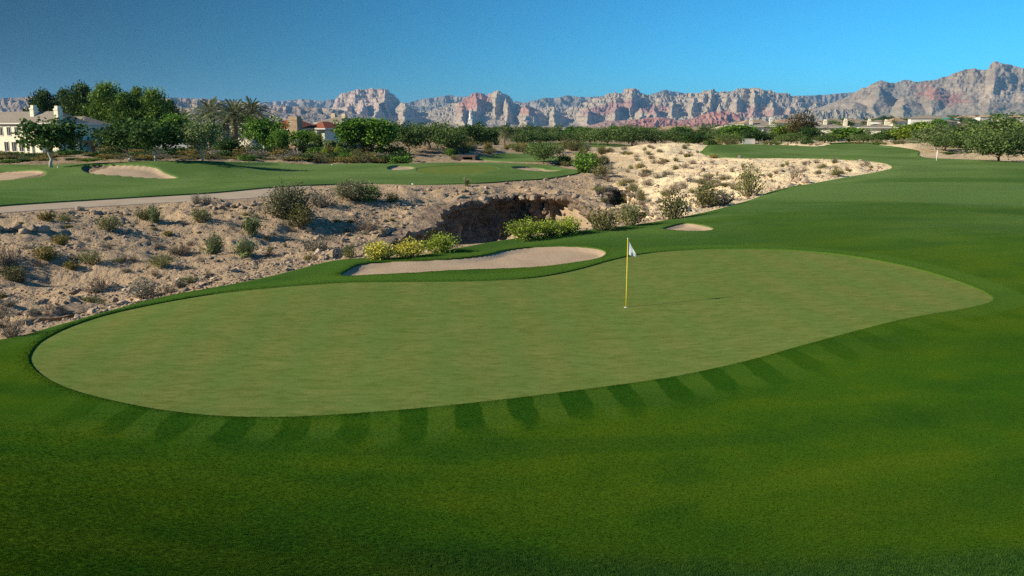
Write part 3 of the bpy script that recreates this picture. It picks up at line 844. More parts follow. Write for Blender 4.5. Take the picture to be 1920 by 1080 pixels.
def s_height(U, Y):
    Uw = U + 9.0 * fbm2(U / 34.0, Y / 520.0, 4, 41) + 2.0 * fbm2(U / 6.0, Y / 120.0, 2, 42)
    Yw = Y + 260.0 * fbm2(U / 18.0, Y / 380.0, 4, 47)
    q = (11800.0 - Yw) / 2300.0
    wt = sstep(0.30, 0.0, q)
    el = S_SKY(Uw * 0.3 + U * 0.7) * wt + S_SOFT(Uw) * (1 - wt) + 1.4 * fbm2(U / 6.0, Y / 900.0, 3, 43)
    h = el * np.interp(q, [-0.6, 0.0, 0.08, 0.22, 0.40, 0.65, 1.0, 1.2], [0.7, 1.0, 0.88, 0.66, 0.46, 0.25, 0.04, -0.05])
    for (c, vt, wl, wr, y0) in PEAKS:
        du = (Uw - c) / np.where(Uw < c, wl, wr)
        dy = (y0 - Yw) / np.where(Yw < y0, 1500.0, 1800.0)
        qq = np.abs(du) + np.abs(dy)
        h = np.maximum(h, (240 - vt) * (1 - 0.92 * qq))
    rg = fbm2(Uw / 13.0, Y / 420.0, 5, 44, 0.55, True)
    low = sstep(4.0, 22.0, h)
    h = h + 2.6 * rg * low + 1.2 * fbm2(Uw / 6.0, Y / 200.0, 4, 49, 0.6, True) * low + 1.4 * fbm2(U / 4.0, Y / 90.0, 3, 45, 0.6) * low
    # ledges of the flat lying beds
    bed = h + 2.0 * fbm2(U / 60.0, Y / 1500.0, 2, 48)
    return h + low * (1.1 * np.sin(bed * 0.75) + 0.5 * np.sin(bed * 1.9 + 1.0))
def s_color(U, Y, px):
    el = np.maximum(S_SKY(U), 5)
    n = fbm2(U / 30.0, px / 8.0, 3, 51)
    hr = px / el + 0.10 * n
    cream = np.array([0.45, 0.37, 0.275])
    c = np.broadcast_to(cream, U.shape + (3,)).copy()
    c = lerp3(c, [0.52, 0.39, 0.33], 0.7 * sstep(760, 700, U))
    red = np.array([0.44, 0.17, 0.125]); mauve = np.array([0.38, 0.21, 0.185])
    m = sstep(850, 872, U) * sstep(925, 912, U) * sstep(0.52, 0.66, hr)
    c = lerp3(c, red, 0.8 * m)
    m = sstep(965, 975, U) * sstep(1015, 1000, U) * sstep(0.55, 0.7, hr)
    c = lerp3(c, red, 0.6 * m)
    m = sstep(1075, 1110, U) * sstep(1265, 1240, U) * sstep(0.42, 0.48, hr) * sstep(0.76, 0.68, hr)
    c = lerp3(c, mauve, 0.95 * m)
    m = sstep(1085, 1120, U) * sstep(1240, 1180, U) * sstep(0.24, 0.16, hr)
    c = lerp3(c, [0.42, 0.24, 0.19], 0.8 * m)
    m = sstep(1340, 1400, U) * sstep(0.62, 0.40, hr)
    c = lerp3(c, [0.47, 0.27, 0.22], 0.75 * m)
    c = lerp3(c, [0.40, 0.335, 0.28], 0.7 * sstep(0.22, 0.08, hr) * sstep(1100, 1080, U))
    c *= (1 + 0.13 * np.sin(px * 0.9 + 3 * n) + 0.10 * np.sin(px * 2.3 + 2 * n))[..., None] * (1 + 0.12 * fbm2(U / 3.0, px / 6.0, 2, 52))[..., None]
    return np.clip(c, 0.05, 0.8)
mountain('sandstone_mountain', 'cream and red banded sandstone cliffs along the horizon', 440, 1620, 1.25, 8900, 12600, 170, s_height, s_color)

# darker limestone ridge behind
B_SKY = sky_line([(380, 200), (470, 194), (500, 192), (540, 190), (566, 186), (585, 188), (605, 190), (622, 187), (645, 190), (760, 194), (790, 187), (812, 184), (830, 182), (845, 178), (858, 182), (876, 181), (900, 186), (960, 190), (985, 193), (1003, 189), (1022, 184), (1040, 185), (1062, 180), (1085, 182), (1110, 183), (1140, 180), (1215, 179), (1232, 174), (1246, 169.5), (1262, 173), (1290, 176), (1310, 176), (1350, 174), (1400, 169), (1420, 172), (1450, 176), (1480, 181), (1520, 180), (1560, 177), (1600, 174), (1660, 178), (1700, 180)])
def b_height(U, Y):
    el = B_SKY(U) + 1.0 * fbm2(U / 9.0, Y / 900.0, 3, 61)
    rg = fbm2(U / 16.0, Y / 700.0, 4, 62, 0.55, True)
    q = (17000.0 - Y) / 3200.0 - 0.28 * rg
    F = np.interp(q, [-0.6, 0.0, 0.25, 1.2], [0.8, 1.0, 0.75, 0.0])
    return el * F
def b_color(U, Y, px):
    n = fbm2(U / 20.0, px / 6.0, 4, 63)
    c = lerp3([0.17, 0.16, 0.13], [0.34, 0.30, 0.25], sstep(-0.1, 0.35, n))
    return lerp3(c, [0.42, 0.36, 0.30], 0.6 * sstep(640, 600, U) * sstep(-0.2, 0.2, n))
mountain('limestone_ridge', 'dark blue grey ridge behind the sandstone cliffs', 380, 1700, 2.5, 13400, 18400, 70, b_height, b_color)

# grey mountain on the right with the pointed summit
R_SKY = sky_line([(1470, 228), (1500, 214), (1530, 203), (1560, 193), (1590, 180), (1605, 171), (1620, 164), (1634, 157), (1645, 154), (1660, 157), (1680, 156), (1690, 152), (1705, 156), (1725, 155), (1745, 151), (1768, 146), (1784, 138), (1796, 134), (1815, 132), (1832, 134), (1841, 134), (1846, 124), (1852, 119.5), (1862, 121), (1875, 124), (1900, 130), (1930, 135), (1960, 141), (2000, 150), (2080, 170), (2160, 200)])
R_SOFT = soft_line(R_SKY, 40)
R_PEAKS = [(1640, 162, 60, 110, 9500), (1690, 182, 60, 130, 9000), (1745, 163, 70, 140, 9600), (1853, 121, 60, 190, 10000), (1850, 172, 80, 150, 9100), (1600, 192, 70, 110, 9000)]
def r_height(U, Y):
    Uw = U + 9.0 * fbm2(U / 40.0, Y / 600.0, 4, 71)
    Yw = Y + 260.0 * fbm2(U / 30.0, Y / 500.0, 4, 77)
    q = (10200.0 - Yw) / 3100.0
    wt = sstep(0.25, 0.0, q)
    el = R_SKY(U) * wt + R_SOFT(Uw) * (1 - wt) + 0.7 * fbm2(U / 6.0, Y / 900.0, 3, 72)
    h = el * np.interp(q, [-0.6, 0.0, 0.08, 0.25, 0.45, 0.7, 1.0, 1.15], [0.75, 1.0, 0.86, 0.62, 0.42, 0.24, 0.13, 0.08])
    for (c, vt, wl, wr, y0) in R_PEAKS:
        du = (Uw - c) / np.where(Uw < c, wl, wr)
        dy = (y0 - Yw) / np.where(Yw < y0, 1900.0, 1800.0)
        h = np.maximum(h, (240 - vt) * (1 - 0.85 * (np.abs(du) ** 1.15 + np.abs(dy) ** 1.15) ** 0.87))
    low = sstep(26.0, 66.0, h)
    rg = fbm2(Uw / 22.0, Y / 600.0, 5, 73, 0.55, True)
    return h + 1.6 * rg * low + 0.8 * fbm2(U / 5.0, Y / 130.0, 4, 74, 0.6) * low + 0.5 * np.sin(h * 0.9) * low
def r_color(U, Y, px):
    n = fbm2(U / 18.0, px / 7.0, 4, 75)
    c = lerp3([0.31, 0.25, 0.185], [0.42, 0.345, 0.255], sstep(-0.25, 0.3, n))
    m = sstep(1700, 1740, U + 30 * n) * sstep(1815, 1775, U + 30 * n) * sstep(46, 54, px + 0.25 * (U - 1750) + 12 * n) * sstep(80, 66, px + 0.25 * (U - 1750) + 12 * n)
    c = lerp3(c, [0.46, 0.20, 0.145], 0.85 * m)
    m = sstep(1815, 1850, U) * sstep(44, 52, px + 8 * n) * sstep(84, 70, px + 0.2 * (U - 1850) + 10 * n)
    c = lerp3(c, [0.56, 0.45, 0.32], 0.8 * m)
    m = sstep(1625, 1640, U) * sstep(1715, 1690, U) * sstep(52, 60, px)
    c = lerp3(c, [0.22, 0.21, 0.19], 0.6 * m)
    c = lerp3(c, [0.36, 0.335, 0.25], 0.75 * sstep(40, 24, px))
    return c
mountain('limestone_mountain', 'grey mountain with a pointed summit and a rusty red slope on the right', 1470, 2160, 1.6, 6900, 10900, 130, r_height, r_color)

# low red hills and the olive fan in front of the cliffs
H_SKY = sky_line([(1060, 241), (1100, 236), (1130, 229), (1160, 226), (1195, 224), (1215, 220), (1240, 220), (1258, 222), (1270, 226), (1300, 222), (1320, 213), (1340, 209), (1358, 208.5), (1372, 211), (1390, 218), (1405, 222), (1440, 218), (1480, 214), (1520, 208), (1560, 205), (1600, 205), (1660, 222)])
def c_height(U, Y):
    rg = fbm2(U / 12.0, Y / 260.0, 4, 81, 0.55, True)
    q = (8200.0 - Y) / 700.0 - 0.25 * rg
    return (H_SKY(U) + 0.6 * fbm2(U / 6.0, Y / 300.0, 3, 82)) * np.interp(q, [-0.8, 0, 0.3, 1.0], [0.3, 1.0, 0.75, 0.0])
def c_color(U, Y, px):
    n = fbm2(U / 14.0, px / 4.0, 3, 83)
    c = lerp3([0.44, 0.155, 0.115], [0.50, 0.25, 0.19], sstep(-0.3, 0.3, n))
    c = lerp3(c, [0.42, 0.30, 0.23], 0.7 * sstep(1190, 1150, U))
    return lerp3(c, [0.38, 0.335, 0.25], sstep(1375, 1400, U + 8 * n))
mountain('red_hills', 'low rust red hills at the foot of the sandstone cliffs', 1060, 1660, 1.5, 7500, 8700, 60, c_height, c_color)

# brown hills on the left
L_SKY = sky_line([(-260, 176), (-100, 180), (0, 186), (40, 184), (70, 183), (130, 184), (200, 187), (260, 186), (340, 185), (390, 187), (440, 191), (490, 196), (560, 200), (640, 206), (720, 225), (760, 236)])
def l_height(U, Y):
    rg = fbm2(U / 24.0, Y / 500.0, 5, 91, 0.55, True)
    q = (9200.0 - Y) / 2600.0 - 0.2 * rg
    return (L_SKY(U) + 0.8 * fbm2(U / 9.0, Y / 500.0, 3, 92)) * np.interp(q, [-0.6, 0, 0.2, 1.1], [0.7, 1.0, 0.7, 0.0]) + 1.5 * rg * sstep(1, 0.3, q)
def l_color(U, Y, px):
    n = fbm2(U / 18.0, px / 6.0, 4, 93)
    return lerp3([0.26, 0.20, 0.155], [0.42, 0.33, 0.255], sstep(-0.25, 0.3, n))
mountain('brown_hills', 'low brown desert hills behind the houses on the left', -260, 760, 2.5, 6900, 9900, 70, l_height, l_color)

# ------------------------------------------------------------------ desert air
def make_haze():
    m = bpy.data.materials.new('haze'); m.use_nodes = True
    nt = NT(m); nt.n.clear()
    pv = nt.node('ShaderNodeVolumePrincipled')
    pv.inputs['Color'].default_value = (0.30, 0.60, 1.0, 1)
    pv.inputs['Density'].default_value = HAZE_D
    pv.inputs['Anisotropy'].default_value = 0.0
    o = nt.node('ShaderNodeOutputMaterial'); nt.l.new(pv.outputs[0], o.inputs['Volume'])
    mb = MB(); mb.box(-32000, -32000, -60, 32000, 32000, 950)
    ob = mb.build('haze', m, None, kind='stuff', label='thin blue desert haze over the whole valley')
    return ob
HAZE_D = 3.0e-5
make_haze()

# ------------------------------------------------------------------ plants
leaf_mat('leaf_pine_dark', (0.028, 0.063, 0.017), (0.071, 0.133, 0.032), (0.150, 0.212, 0.050))
leaf_mat('leaf_pine', (0.050, 0.106, 0.017), (0.133, 0.231, 0.035), (0.231, 0.327, 0.060))
leaf_mat('leaf_dark', (0.021, 0.056, 0.015), (0.052, 0.113, 0.024), (0.124, 0.212, 0.046))
leaf_mat('leaf_green', (0.039, 0.106, 0.015), (0.106, 0.231, 0.028), (0.212, 0.354, 0.052))
leaf_mat('leaf_bright', (0.065, 0.123, 0.012), (0.174, 0.275, 0.023), (0.290, 0.392, 0.043))
leaf_mat('leaf_mesquite', (0.039, 0.074, 0.021), (0.098, 0.160, 0.043), (0.177, 0.248, 0.071))
leaf_mat('leaf_pale', (0.088, 0.127, 0.046), (0.185, 0.248, 0.088), (0.310, 0.362, 0.150))
leaf_mat('leaf_brown', (0.065, 0.052, 0.026), (0.123, 0.102, 0.046), (0.189, 0.167, 0.072))
leaf_mat('leaf_palm', (0.085, 0.115, 0.045), (0.190, 0.225, 0.100), (0.320, 0.350, 0.190))
leaf_mat('leaf_creosote', (0.087, 0.102, 0.029), (0.203, 0.225, 0.065), (0.348, 0.355, 0.123))
leaf_mat('leaf_olive', (0.065, 0.072, 0.023), (0.152, 0.160, 0.049), (0.261, 0.254, 0.087))
leaf_mat('leaf_yellow', (0.300, 0.290, 0.030), (0.560, 0.520, 0.060), (0.780, 0.720, 0.160))
leaf_mat('leaf_lime', (0.115, 0.176, 0.016), (0.284, 0.378, 0.038), (0.459, 0.540, 0.081))
leaf_mat('leaf_grey', (0.110, 0.108, 0.077), (0.220, 0.215, 0.160), (0.363, 0.352, 0.275))
leaf_mat('leaf_ochre', (0.123, 0.102, 0.026), (0.261, 0.217, 0.058), (0.392, 0.326, 0.109))
leaf_mat('twig_dry', (0.143, 0.105, 0.072), (0.253, 0.193, 0.138), (0.396, 0.319, 0.242))
simple_mat('bark_brown', (0.085, 0.060, 0.042), (0.16, 0.12, 0.09), 5.0, 0.95, 0.4)
simple_mat('bark_pale', (0.42, 0.37, 0.30), (0.58, 0.53, 0.45), 3.0, 0.9, 0.3)
simple_mat('bark_palm', (0.16, 0.115, 0.075), (0.27, 0.20, 0.14), 6.0, 0.95, 0.5)

def cards(mb, C, L, W, axis=None, spread=1.0, tint=None, rng=RNG):
    """leaf cards: centres C (n,3), length L, width W, long axis scattered round axis"""
    n = len(C)
    d = rng.normal(size=(n, 3)) * spread
    if axis is not None:
        d = d + axis
    d /= np.linalg.norm(d, axis=1, keepdims=True) + 1e-9
    s = np.cross(d, rng.normal(size=(n, 3))); s /= np.linalg.norm(s, axis=1, keepdims=True) + 1e-9
    L = (np.broadcast_to(L, (n,)) * rng.uniform(0.65, 1.35, n))[:, None]; W = (np.broadcast_to(W, (n,)) * rng.uniform(0.65, 1.35, n))[:, None]
    V = np.stack([C - d * L * 0.5, C + s * W * 0.5, C + d * L * 0.5, C - s * W * 0.5], 1)
    f = np.arange(n * 4).reshape(n, 4)
    t = np.repeat(np.clip((rng.uniform(0.1, 0.9, n) if tint is None else tint), 0, 1), 4)
    mb.addn(V.reshape(-1, 3), f, t)

def limb_tree(mb, h, r, forks, spread, rng, base_split=0.35, top=0.85, lean=0.05):
    """tapered trunk and limbs; returns limb tips"""
    tips = []
    th = h * base_split
    tr = [np.array([0, 0, -0.15])]
    for k in range(1, 5):
        tr.append(np.array([rng.normal() * lean * h * k / 4 * 0.5, rng.normal() * lean * h * k / 4 * 0.5, th * k / 4]))
    mb.tube(tr, [r * 1.25, r, r * 0.92, r * 0.85, r * 0.8], 7)
    for k in range(forks):
        a = 2 * math.pi * (k + rng.uniform(-0.3, 0.3)) / forks
        ln = h * (top - base_split) * rng.uniform(0.7, 1.05)
        sp = spread * rng.uniform(0.35, 0.95)
        p0 = tr[-1] - np.array([0, 0, th * 0.12 * rng.uniform(0, 1)])
        p3 = p0 + np.array([math.cos(a) * sp, math.sin(a) * sp, ln])
        p1 = p0 + (p3 - p0) * 0.35 + np.array([math.cos(a) * sp * 0.12, math.sin(a) * sp * 0.12, -0.03 * ln]); p2 = p0 + (p3 - p0) * 0.7 + rng.normal(size=3) * 0.04 * h
        mb.tube([p0, p1, p2, p3], [r * 0.6, r * 0.42, r * 0.25, r * 0.1], 5)
        tips += [p2, p3]
        for j in range(2):
            q0 = p1 + (p2 - p1) * rng.uniform(0.2, 0.9)
            q1 = q0 + np.array([rng.normal() * spread * 0.35, rng.normal() * spread * 0.35, ln * rng.uniform(0.1, 0.4)])
            mb.tube([q0, (q0 + q1) / 2 + rng.normal(size=3) * 0.02 * h, q1], [r * 0.25, r * 0.16, r * 0.06], 4)
            tips.append(q1)
    return tips

def clump_cloud(rng, n_cl, rx, rz, zc, flat=0.0, inner=0.45, lumpy=0.18):
    """clump centres in the shell of a lumpy ellipsoid"""
    d = rng.normal(size=(n_cl, 3)); d /= np.linalg.norm(d, axis=1, keepdims=True)
    if flat:
        d[:, 2] = np.where(d[:, 2] < 0, d[:, 2] * (1 - flat), d[:, 2])
    r = rng.uniform(inner, 1.0, n_cl) ** 0.6
    ph = np.arctan2(d[:, 1], d[:, 0])
    lump = 1 + lumpy * np.sin(ph * 3 + rng.uniform(0, 6)) + lumpy * 0.8 * np.sin(ph * 5 + d[:, 2] * 4 + rng.uniform(0, 6)) + rng.normal(size=n_cl) * lumpy * 0.5
    c = d * (r * lump)[:, None] * np.array([rx, rx, rz])
    c[:, 2] += zc
    return c

def crown(mb, cl, rcl, n_leaf, L, W, axis=None, rng=RNG, tvar=0.22):
    for c in cl:
        k = max(3, int(n_leaf * rng.uniform(0.5, 1.4)))
        p = c + rng.normal(size=(k, 3)) * rcl * rng.uniform(0.6, 1.2) * np.array([1, 1, 0.75])
        t0 = 0.5 + rng.normal() * tvar
        cards(mb, p, L, W, axis, 1.0, t0 + rng.normal(size=k) * 0.16, rng)

PROTO = {}
def proto(key, parts, w, h):
    """parts: list of (name, mesh, material). w, h: natural width and height"""
    for nm, me, mt in parts:
        me.materials.append(MATS[mt])
    PROTO[key] = (parts, w, h)

def mk_broad(key, leaf, bark, seed, h=8.0, rx=3.4, rz=2.9, zc=5.0, ncl=90, forks=5, L=0.42, W=0.30, rcl=0.55, nl=26, flat=0.3, split=0.32, r=0.16, lumpy=0.2):
    rng = np.random.default_rng(seed)
    tr = MB(); tips = limb_tree(tr, h, r, forks, rx * 0.75, rng, split)
    cr = MB(); cl = clump_cloud(rng, ncl, rx, rz, zc, flat, 0.35, lumpy)
    cl = np.concatenate([cl, np.array(tips)])
    crown(cr, cl, rcl * 1.1, int(nl * 1.15), L * 1.22, W * 1.3, None, rng)
    proto(key, [('trunk', tr.mesh('trunk', True), bark), ('crown', cr.mesh('crown'), leaf)], 2 * rx + rcl, zc + rz + rcl * 0.6)

mk_broad('street', 'leaf_dark', 'bark_pale', 1, 7, 3.0, 2.1, 4.7, 85, 5, 0.34, 0.26, 0.48, 26, 0.2, 0.38, 0.17, 0.28)
mk_broad('broad_dark', 'leaf_dark', 'bark_pale', 2, 7, 3.6, 2.4, 4.4, 110, 5, 0.36, 0.28, 0.5, 24, 0.3, 0.28, 0.17, 0.25)
mk_broad('broad_pale', 'leaf_pale', 'bark_pale', 3, 7, 2.4, 2.5, 4.6, 80, 5, 0.30, 0.18, 0.5, 26, 0.2, 0.28, 0.15, 0.2)
mk_broad('willow', 'leaf_green', 'bark_brown', 4, 8, 4.0, 3.4, 4.6, 130, 6, 0.50, 0.22, 0.65, 30, 0.1, 0.25, 0.2, 0.18)
mk_broad('round', 'leaf_green', 'bark_brown', 5, 7, 3.0, 2.9, 4.4, 120, 6, 0.36, 0.30, 0.5, 28, 0.1, 0.22, 0.17, 0.10)
mk_broad('bright', 'leaf_bright', 'bark_brown', 6, 7, 3.4, 2.6, 4.0, 110, 6, 0.40, 0.26, 0.55, 28, 0.15, 0.25, 0.17, 0.2)
mk_broad('mesq_a', 'leaf_mesquite', 'bark_brown', 7, 5, 3.8, 2.2, 3.2, 120, 6, 0.34, 0.16, 0.6, 30, 0.25, 0.22, 0.17, 0.22)
mk_broad('mesq_b', 'leaf_mesquite', 'bark_brown', 8, 5, 4.4, 2.0, 2.9, 130, 7, 0.34, 0.16, 0.6, 30, 0.3, 0.2, 0.17, 0.28)
mk_broad('dark_b', 'leaf_dark', 'bark_brown', 9, 6, 3.2, 2.8, 3.7, 110, 6, 0.36, 0.26, 0.55, 28, 0.2, 0.2, 0.17, 0.22)
mk_broad('brown', 'leaf_brown', 'bark_brown', 10, 9, 3.0, 3.6, 5.6, 95, 5, 0.36, 0.20, 0.55, 24, 0.15, 0.3, 0.2, 0.2)
mk_broad('lollipop', 'leaf_pale', 'bark_pale', 12, 2.0, 0.85, 0.55, 1.65, 40, 4, 0.22, 0.12, 0.2, 22, 0.6, 0.5, 0.09, 0.12)

def mk_pine(key, leaf, seed, h=12.0, rx=3.0, fat=0.8):
    rng = np.random.default_rng(seed)
    tr = MB(); cr = MB()
    tr.tube([(0, 0, -0.2), (0.1, 0, h * 0.35), (-0.05, 0.1, h * 0.7), (0, 0, h * 0.97)], [0.26, 0.2, 0.12, 0.03], 7)
    for i in range(64):
        t = 0.14 + 0.86 * (i / 64.0) ** 0.9
        prof = (math.sin(min(1, (1.03 - t) * 1.5) * math.pi / 2) ** fat) * min(1, 0.45 + t * 2.2)
        a = i * 2.399 + rng.normal() * 0.3
        ln = rx * prof * rng.uniform(0.65, 1.2)
        z0 = h * t * 0.95
        p0 = np.array([0, 0, z0]); p1 = np.array([math.cos(a) * ln, math.sin(a) * ln, z0 + ln * rng.uniform(0.15, 0.5)])
        tr.tube([p0, (p0 + p1) / 2 - [0, 0, 0.06 * ln], p1], [0.06, 0.04, 0.015], 4, False)
        for s in np.linspace(0.35, 1.0, max(2, int(ln / 0.55))):
            c = p0 + (p1 - p0) * s + rng.normal(size=3) * 0.16
            k = int(rng.uniform(24, 40))
            p = c + rng.normal(size=(k, 3)) * np.array([0.38, 0.38, 0.42])
            cards(cr, p, 0.62, 0.17, np.array([math.cos(a) * 0.5, math.sin(a) * 0.5, 1.1]), 0.7, 0.5 + rng.normal() * 0.2 + rng.normal(size=k) * 0.14, rng)
    proto(key, [('trunk', tr.mesh('trunk', True), 'bark_brown'), ('crown', cr.mesh('crown'), leaf)], 2 * rx + 0.6, h + 0.3)
mk_pine('pine_dark', 'leaf_pine_dark', 21, 12, 3.0)
mk_pine('pine_a', 'leaf_pine', 22, 12, 3.3, 0.6)
mk_pine('pine_b', 'leaf_pine', 23, 12, 2.7, 0.7)

def mk_palm(key, seed, h=8.0, R=3.1):
    rng = np.random.default_rng(seed)
    tr = MB(); cr = MB()
    ks = np.linspace(0, 1, 14)
    tr.tube([(0.15 * math.sin(2 * k), 0.1 * k, -0.2 + (h - R * 0.55) * k) for k in ks], [0.26 + 0.03 * (i % 2) for i in range(14)], 8)
    top = np.array([0.15 * math.sin(2), 0.1, h - R * 0.60])
    for i in range(58):
        a = i * 2.399; el = math.radians(82 - 118 * (i / 58.0) ** 0.85)
        ln = R * rng.uniform(0.9, 1.12)
        P = []
        for k in range(9):
            s = k / 8.0
            droop = 0.55 * s * s * ln * (0.45 + 0.55 * math.cos(el))
            P.append(top + np.array([math.cos(a) * math.cos(el) * s * ln, math.sin(a) * math.cos(el) * s * ln, math.sin(el) * s * ln - droop]))
        P = np.array(P)
        cr.tube(P, [0.035 * (1 - 0.8 * k / 8) for k in range(9)], 3, False)
        C = []; D = []
        side = np.array([-math.sin(a), math.cos(a), 0])
        for k in range(2, 9):
            for sub in (0, 0.5):
                if k == 8 and sub:
                    continue
                b = P[k] if not sub else (P[k] + P[k + 1]) / 2
                fw = P[min(k + 1, 8)] - P[k - 1]; fw /= np.linalg.norm(fw)
                for sg in (-1, 1):
                    dd = fw * 0.75 + side * sg * 0.75 + np.array([0, 0, 0.25 - rng.uniform(0, 0.35)])
                    dd /= np.linalg.norm(dd); ll = 0.62 * (1 - 0.45 * k / 8)
                    C.append(b + dd * ll * 0.5); D.append(dd * ll)
        C = np.array(C); D = np.array(D); n = len(C)
        w = np.cross(D, [0, 0, 1.0]); w /= np.linalg.norm(w, axis=1, keepdims=True) + 1e-9
        w = w * 0.06 + np.array([0, 0, 0.03])
        V = np.stack([C - D * 0.5, C + w, C + D * 0.5, C - w], 1)
        cr.addn(V.reshape(-1, 3), np.arange(n * 4).reshape(n, 4), np.repeat(np.clip(0.5 + rng.normal() * 0.12 + rng.normal(size=n) * 0.12, 0, 1), 4))
    proto(key, [('trunk', tr.mesh('trunk', True), 'bark_palm'), ('fronds', cr.mesh('fronds'), 'leaf_palm')], 2 * R * 0.92, h + R * 0.35)
mk_palm('palm_a', 31, 8.0, 3.1)
mk_palm('palm_b', 32, 7.0, 3.4)

def mk_shrub(key, leaf, seed, w=1.6, h=1.2, stems=16, nl=26, L=0.16, W=0.09, dense=1.0, bare=0.3, upright=0.5):
    """many stems from one root crown, leaves along the outer part of each"""
    rng = np.random.default_rng(seed)
    st = MB(); fo = MB()
    for i in range(stems):
        a = i * 2.399 + rng.normal() * 0.3
        rad = w * 0.5 * math.sqrt((i + 0.5) / stems) * rng.uniform(0.75, 1.08)
        top = h * math.sqrt(max(0.12, 1 - (rad / (w * 0.55)) ** 2)) * rng.uniform(0.78, 1.05)
        p0 = np.array([math.cos(a) * 0.06 * w, math.sin(a) * 0.06 * w, -0.06]); p2 = np.array([math.cos(a) * rad, math.sin(a) * rad, top])
        p1 = np.array([math.cos(a) * rad * (1 - upright * 0.7), math.sin(a) * rad * (1 - upright * 0.7), top * 0.5]) + rng.normal(size=3) * 0.03 * w
        st.tube([p0, p1, p2], [0.016 * w, 0.010 * w, 0.004 * w], 4, False)
        m = int(nl * dense * rng.uniform(0.7, 1.3))
        s = rng.uniform(bare, 1.05, m)[:, None]
        p = np.where(s < 0.5, p0 + (p1 - p0) * s * 2, p1 + (p2 - p1) * (s - 0.5) * 2) + rng.normal(size=(m, 3)) * 0.075 * w
        p[:, 2] = np.maximum(p[:, 2], 0.02)
        cards(fo, p, L, W, np.array([math.cos(a) * 0.4, math.sin(a) * 0.4, 0.9]), 0.8, 0.5 + rng.normal() * 0.16 + rng.normal(size=m) * 0.16, rng)
    proto(key, [('stems', st.mesh('stems', True), 'twig_dry'), ('foliage', fo.mesh('foliage'), leaf)], w * 1.1, h * 1.08)
for k in range(3):
    mk_shrub('creosote_%d' % k, 'leaf_creosote', 40 + k, 1.7, 1.4, 26, 34, 0.12, 0.06, 1.0, 0.3, 0.4)
    mk_shrub('olive_%d' % k, 'leaf_olive', 50 + k, 1.7, 1.25, 26, 40, 0.12, 0.07, 1.0, 0.2, 0.4)
    mk_shrub('grey_%d' % k, 'leaf_grey', 60 + k, 1.5, 0.9, 24, 26, 0.11, 0.05, 1.0, 0.2, 0.3)
    mk_shrub('ochre_%d' % k, 'leaf_ochre', 70 + k, 2.0, 1.5, 26, 36, 0.20, 0.12, 1.0, 0.15, 0.4)
    mk_shrub('dry_%d' % k, 'twig_dry', 80 + k, 1.2, 0.75, 26, 14, 0.16, 0.022, 1.0, 0.1, 0.3)
for k in range(2):
    mk_shrub('yellow_%d' % k, 'leaf_yellow', 90 + k, 1.6, 1.0, 40, 44, 0.10, 0.055, 1.0, 0.45, 0.6)
    mk_shrub('lime_%d' % k, 'leaf_lime', 95 + k, 1.7, 1.05, 40, 46, 0.10, 0.055, 1.0, 0.4, 0.6)
    mk_shrub('dark_%d' % k, 'leaf_dark', 100 + k, 1.9, 1.6, 28, 44, 0.20, 0.14, 1.0, 0.1, 0.4)
    mk_shrub('green_%d' % k, 'leaf_green', 105 + k, 1.8, 1.5, 30, 46, 0.16, 0.10, 1.0, 0.15, 0.4)
leaf_mat('leaf_sage', (0.085, 0.095, 0.045), (0.185, 0.200, 0.095), (0.300, 0.315, 0.170))
mk_shrub('big', 'leaf_sage', 115, 1.9, 1.6, 60, 60, 0.11, 0.05, 1.0, 0.2, 0.25)
mk_shrub('cone_hedge', 'leaf_bright', 110, 1.8, 1.9, 40, 60, 0.12, 0.08, 1.0, 0.2, 0.1)
mk_shrub('tuft', 'leaf_grey', 111, 0.7, 0.5, 40, 5, 0.3, 0.02, 1.0, 0.3, 0.8)
mk_shrub('bayonet', 'leaf_pale', 112, 0.9, 1.0, 34, 10, 0.38, 0.04, 1.0, 0.25, 0.8)

def plant(name, key, x, y, w, h, label, category, group=None, rz=None, z=None, parts=True, sink=0.0):
    ps, pw, ph = PROTO[key]
    rz = random.uniform(0, 6.28) if rz is None else rz
    z = gz(x, y) if z is None else z
    props = dict(label=label, category=category)
    if group:
        props['group'] = group
    if len(ps) > 1 and parts:
        root = empty(name, (x, y, z - sink), rz, (w / pw, w / pw, h / ph), **props)
        for nm, me, mt in ps:
            link(nm, me, root)
    else:
        root = link(name, ps[-1][1], None, None, **props)
        root.location = (x, y, z - sink); root.rotation_euler = (0, 0, rz); root.scale = (w / pw, w / pw, h / ph)
    return root

def tree_px(name, key, u, vtop, wpx, label, category='tree', d=None, vbase=None, group=None, rz=None):
    """tree standing at depth d (or where its foot shows at vbase) whose top reaches vtop"""
    if d is None:
        x, d = hit(u, vbase, lookup)
    else:
        x = at_depth(u, 240, d)[0]
    z = gz(x, d)
    h = at_depth(u, vtop, d)[2] - z
    return plant(name, key, x, d, wpx / 1628.0 * d * 1.16, max(h, 0.3), label, category, group, rz, z)

def bush_px(name, key, u, vbase, wpx, hpx, label, category='shrub', group=None, k=1.0):
    x, d = hit(u, vbase, lookup)
    return plant(name, key, x, d, wpx / 1628.0 * d * 1.28 * k, hpx / 1600.0 * d * 1.2 * k, label, category, group, sink=0.03)

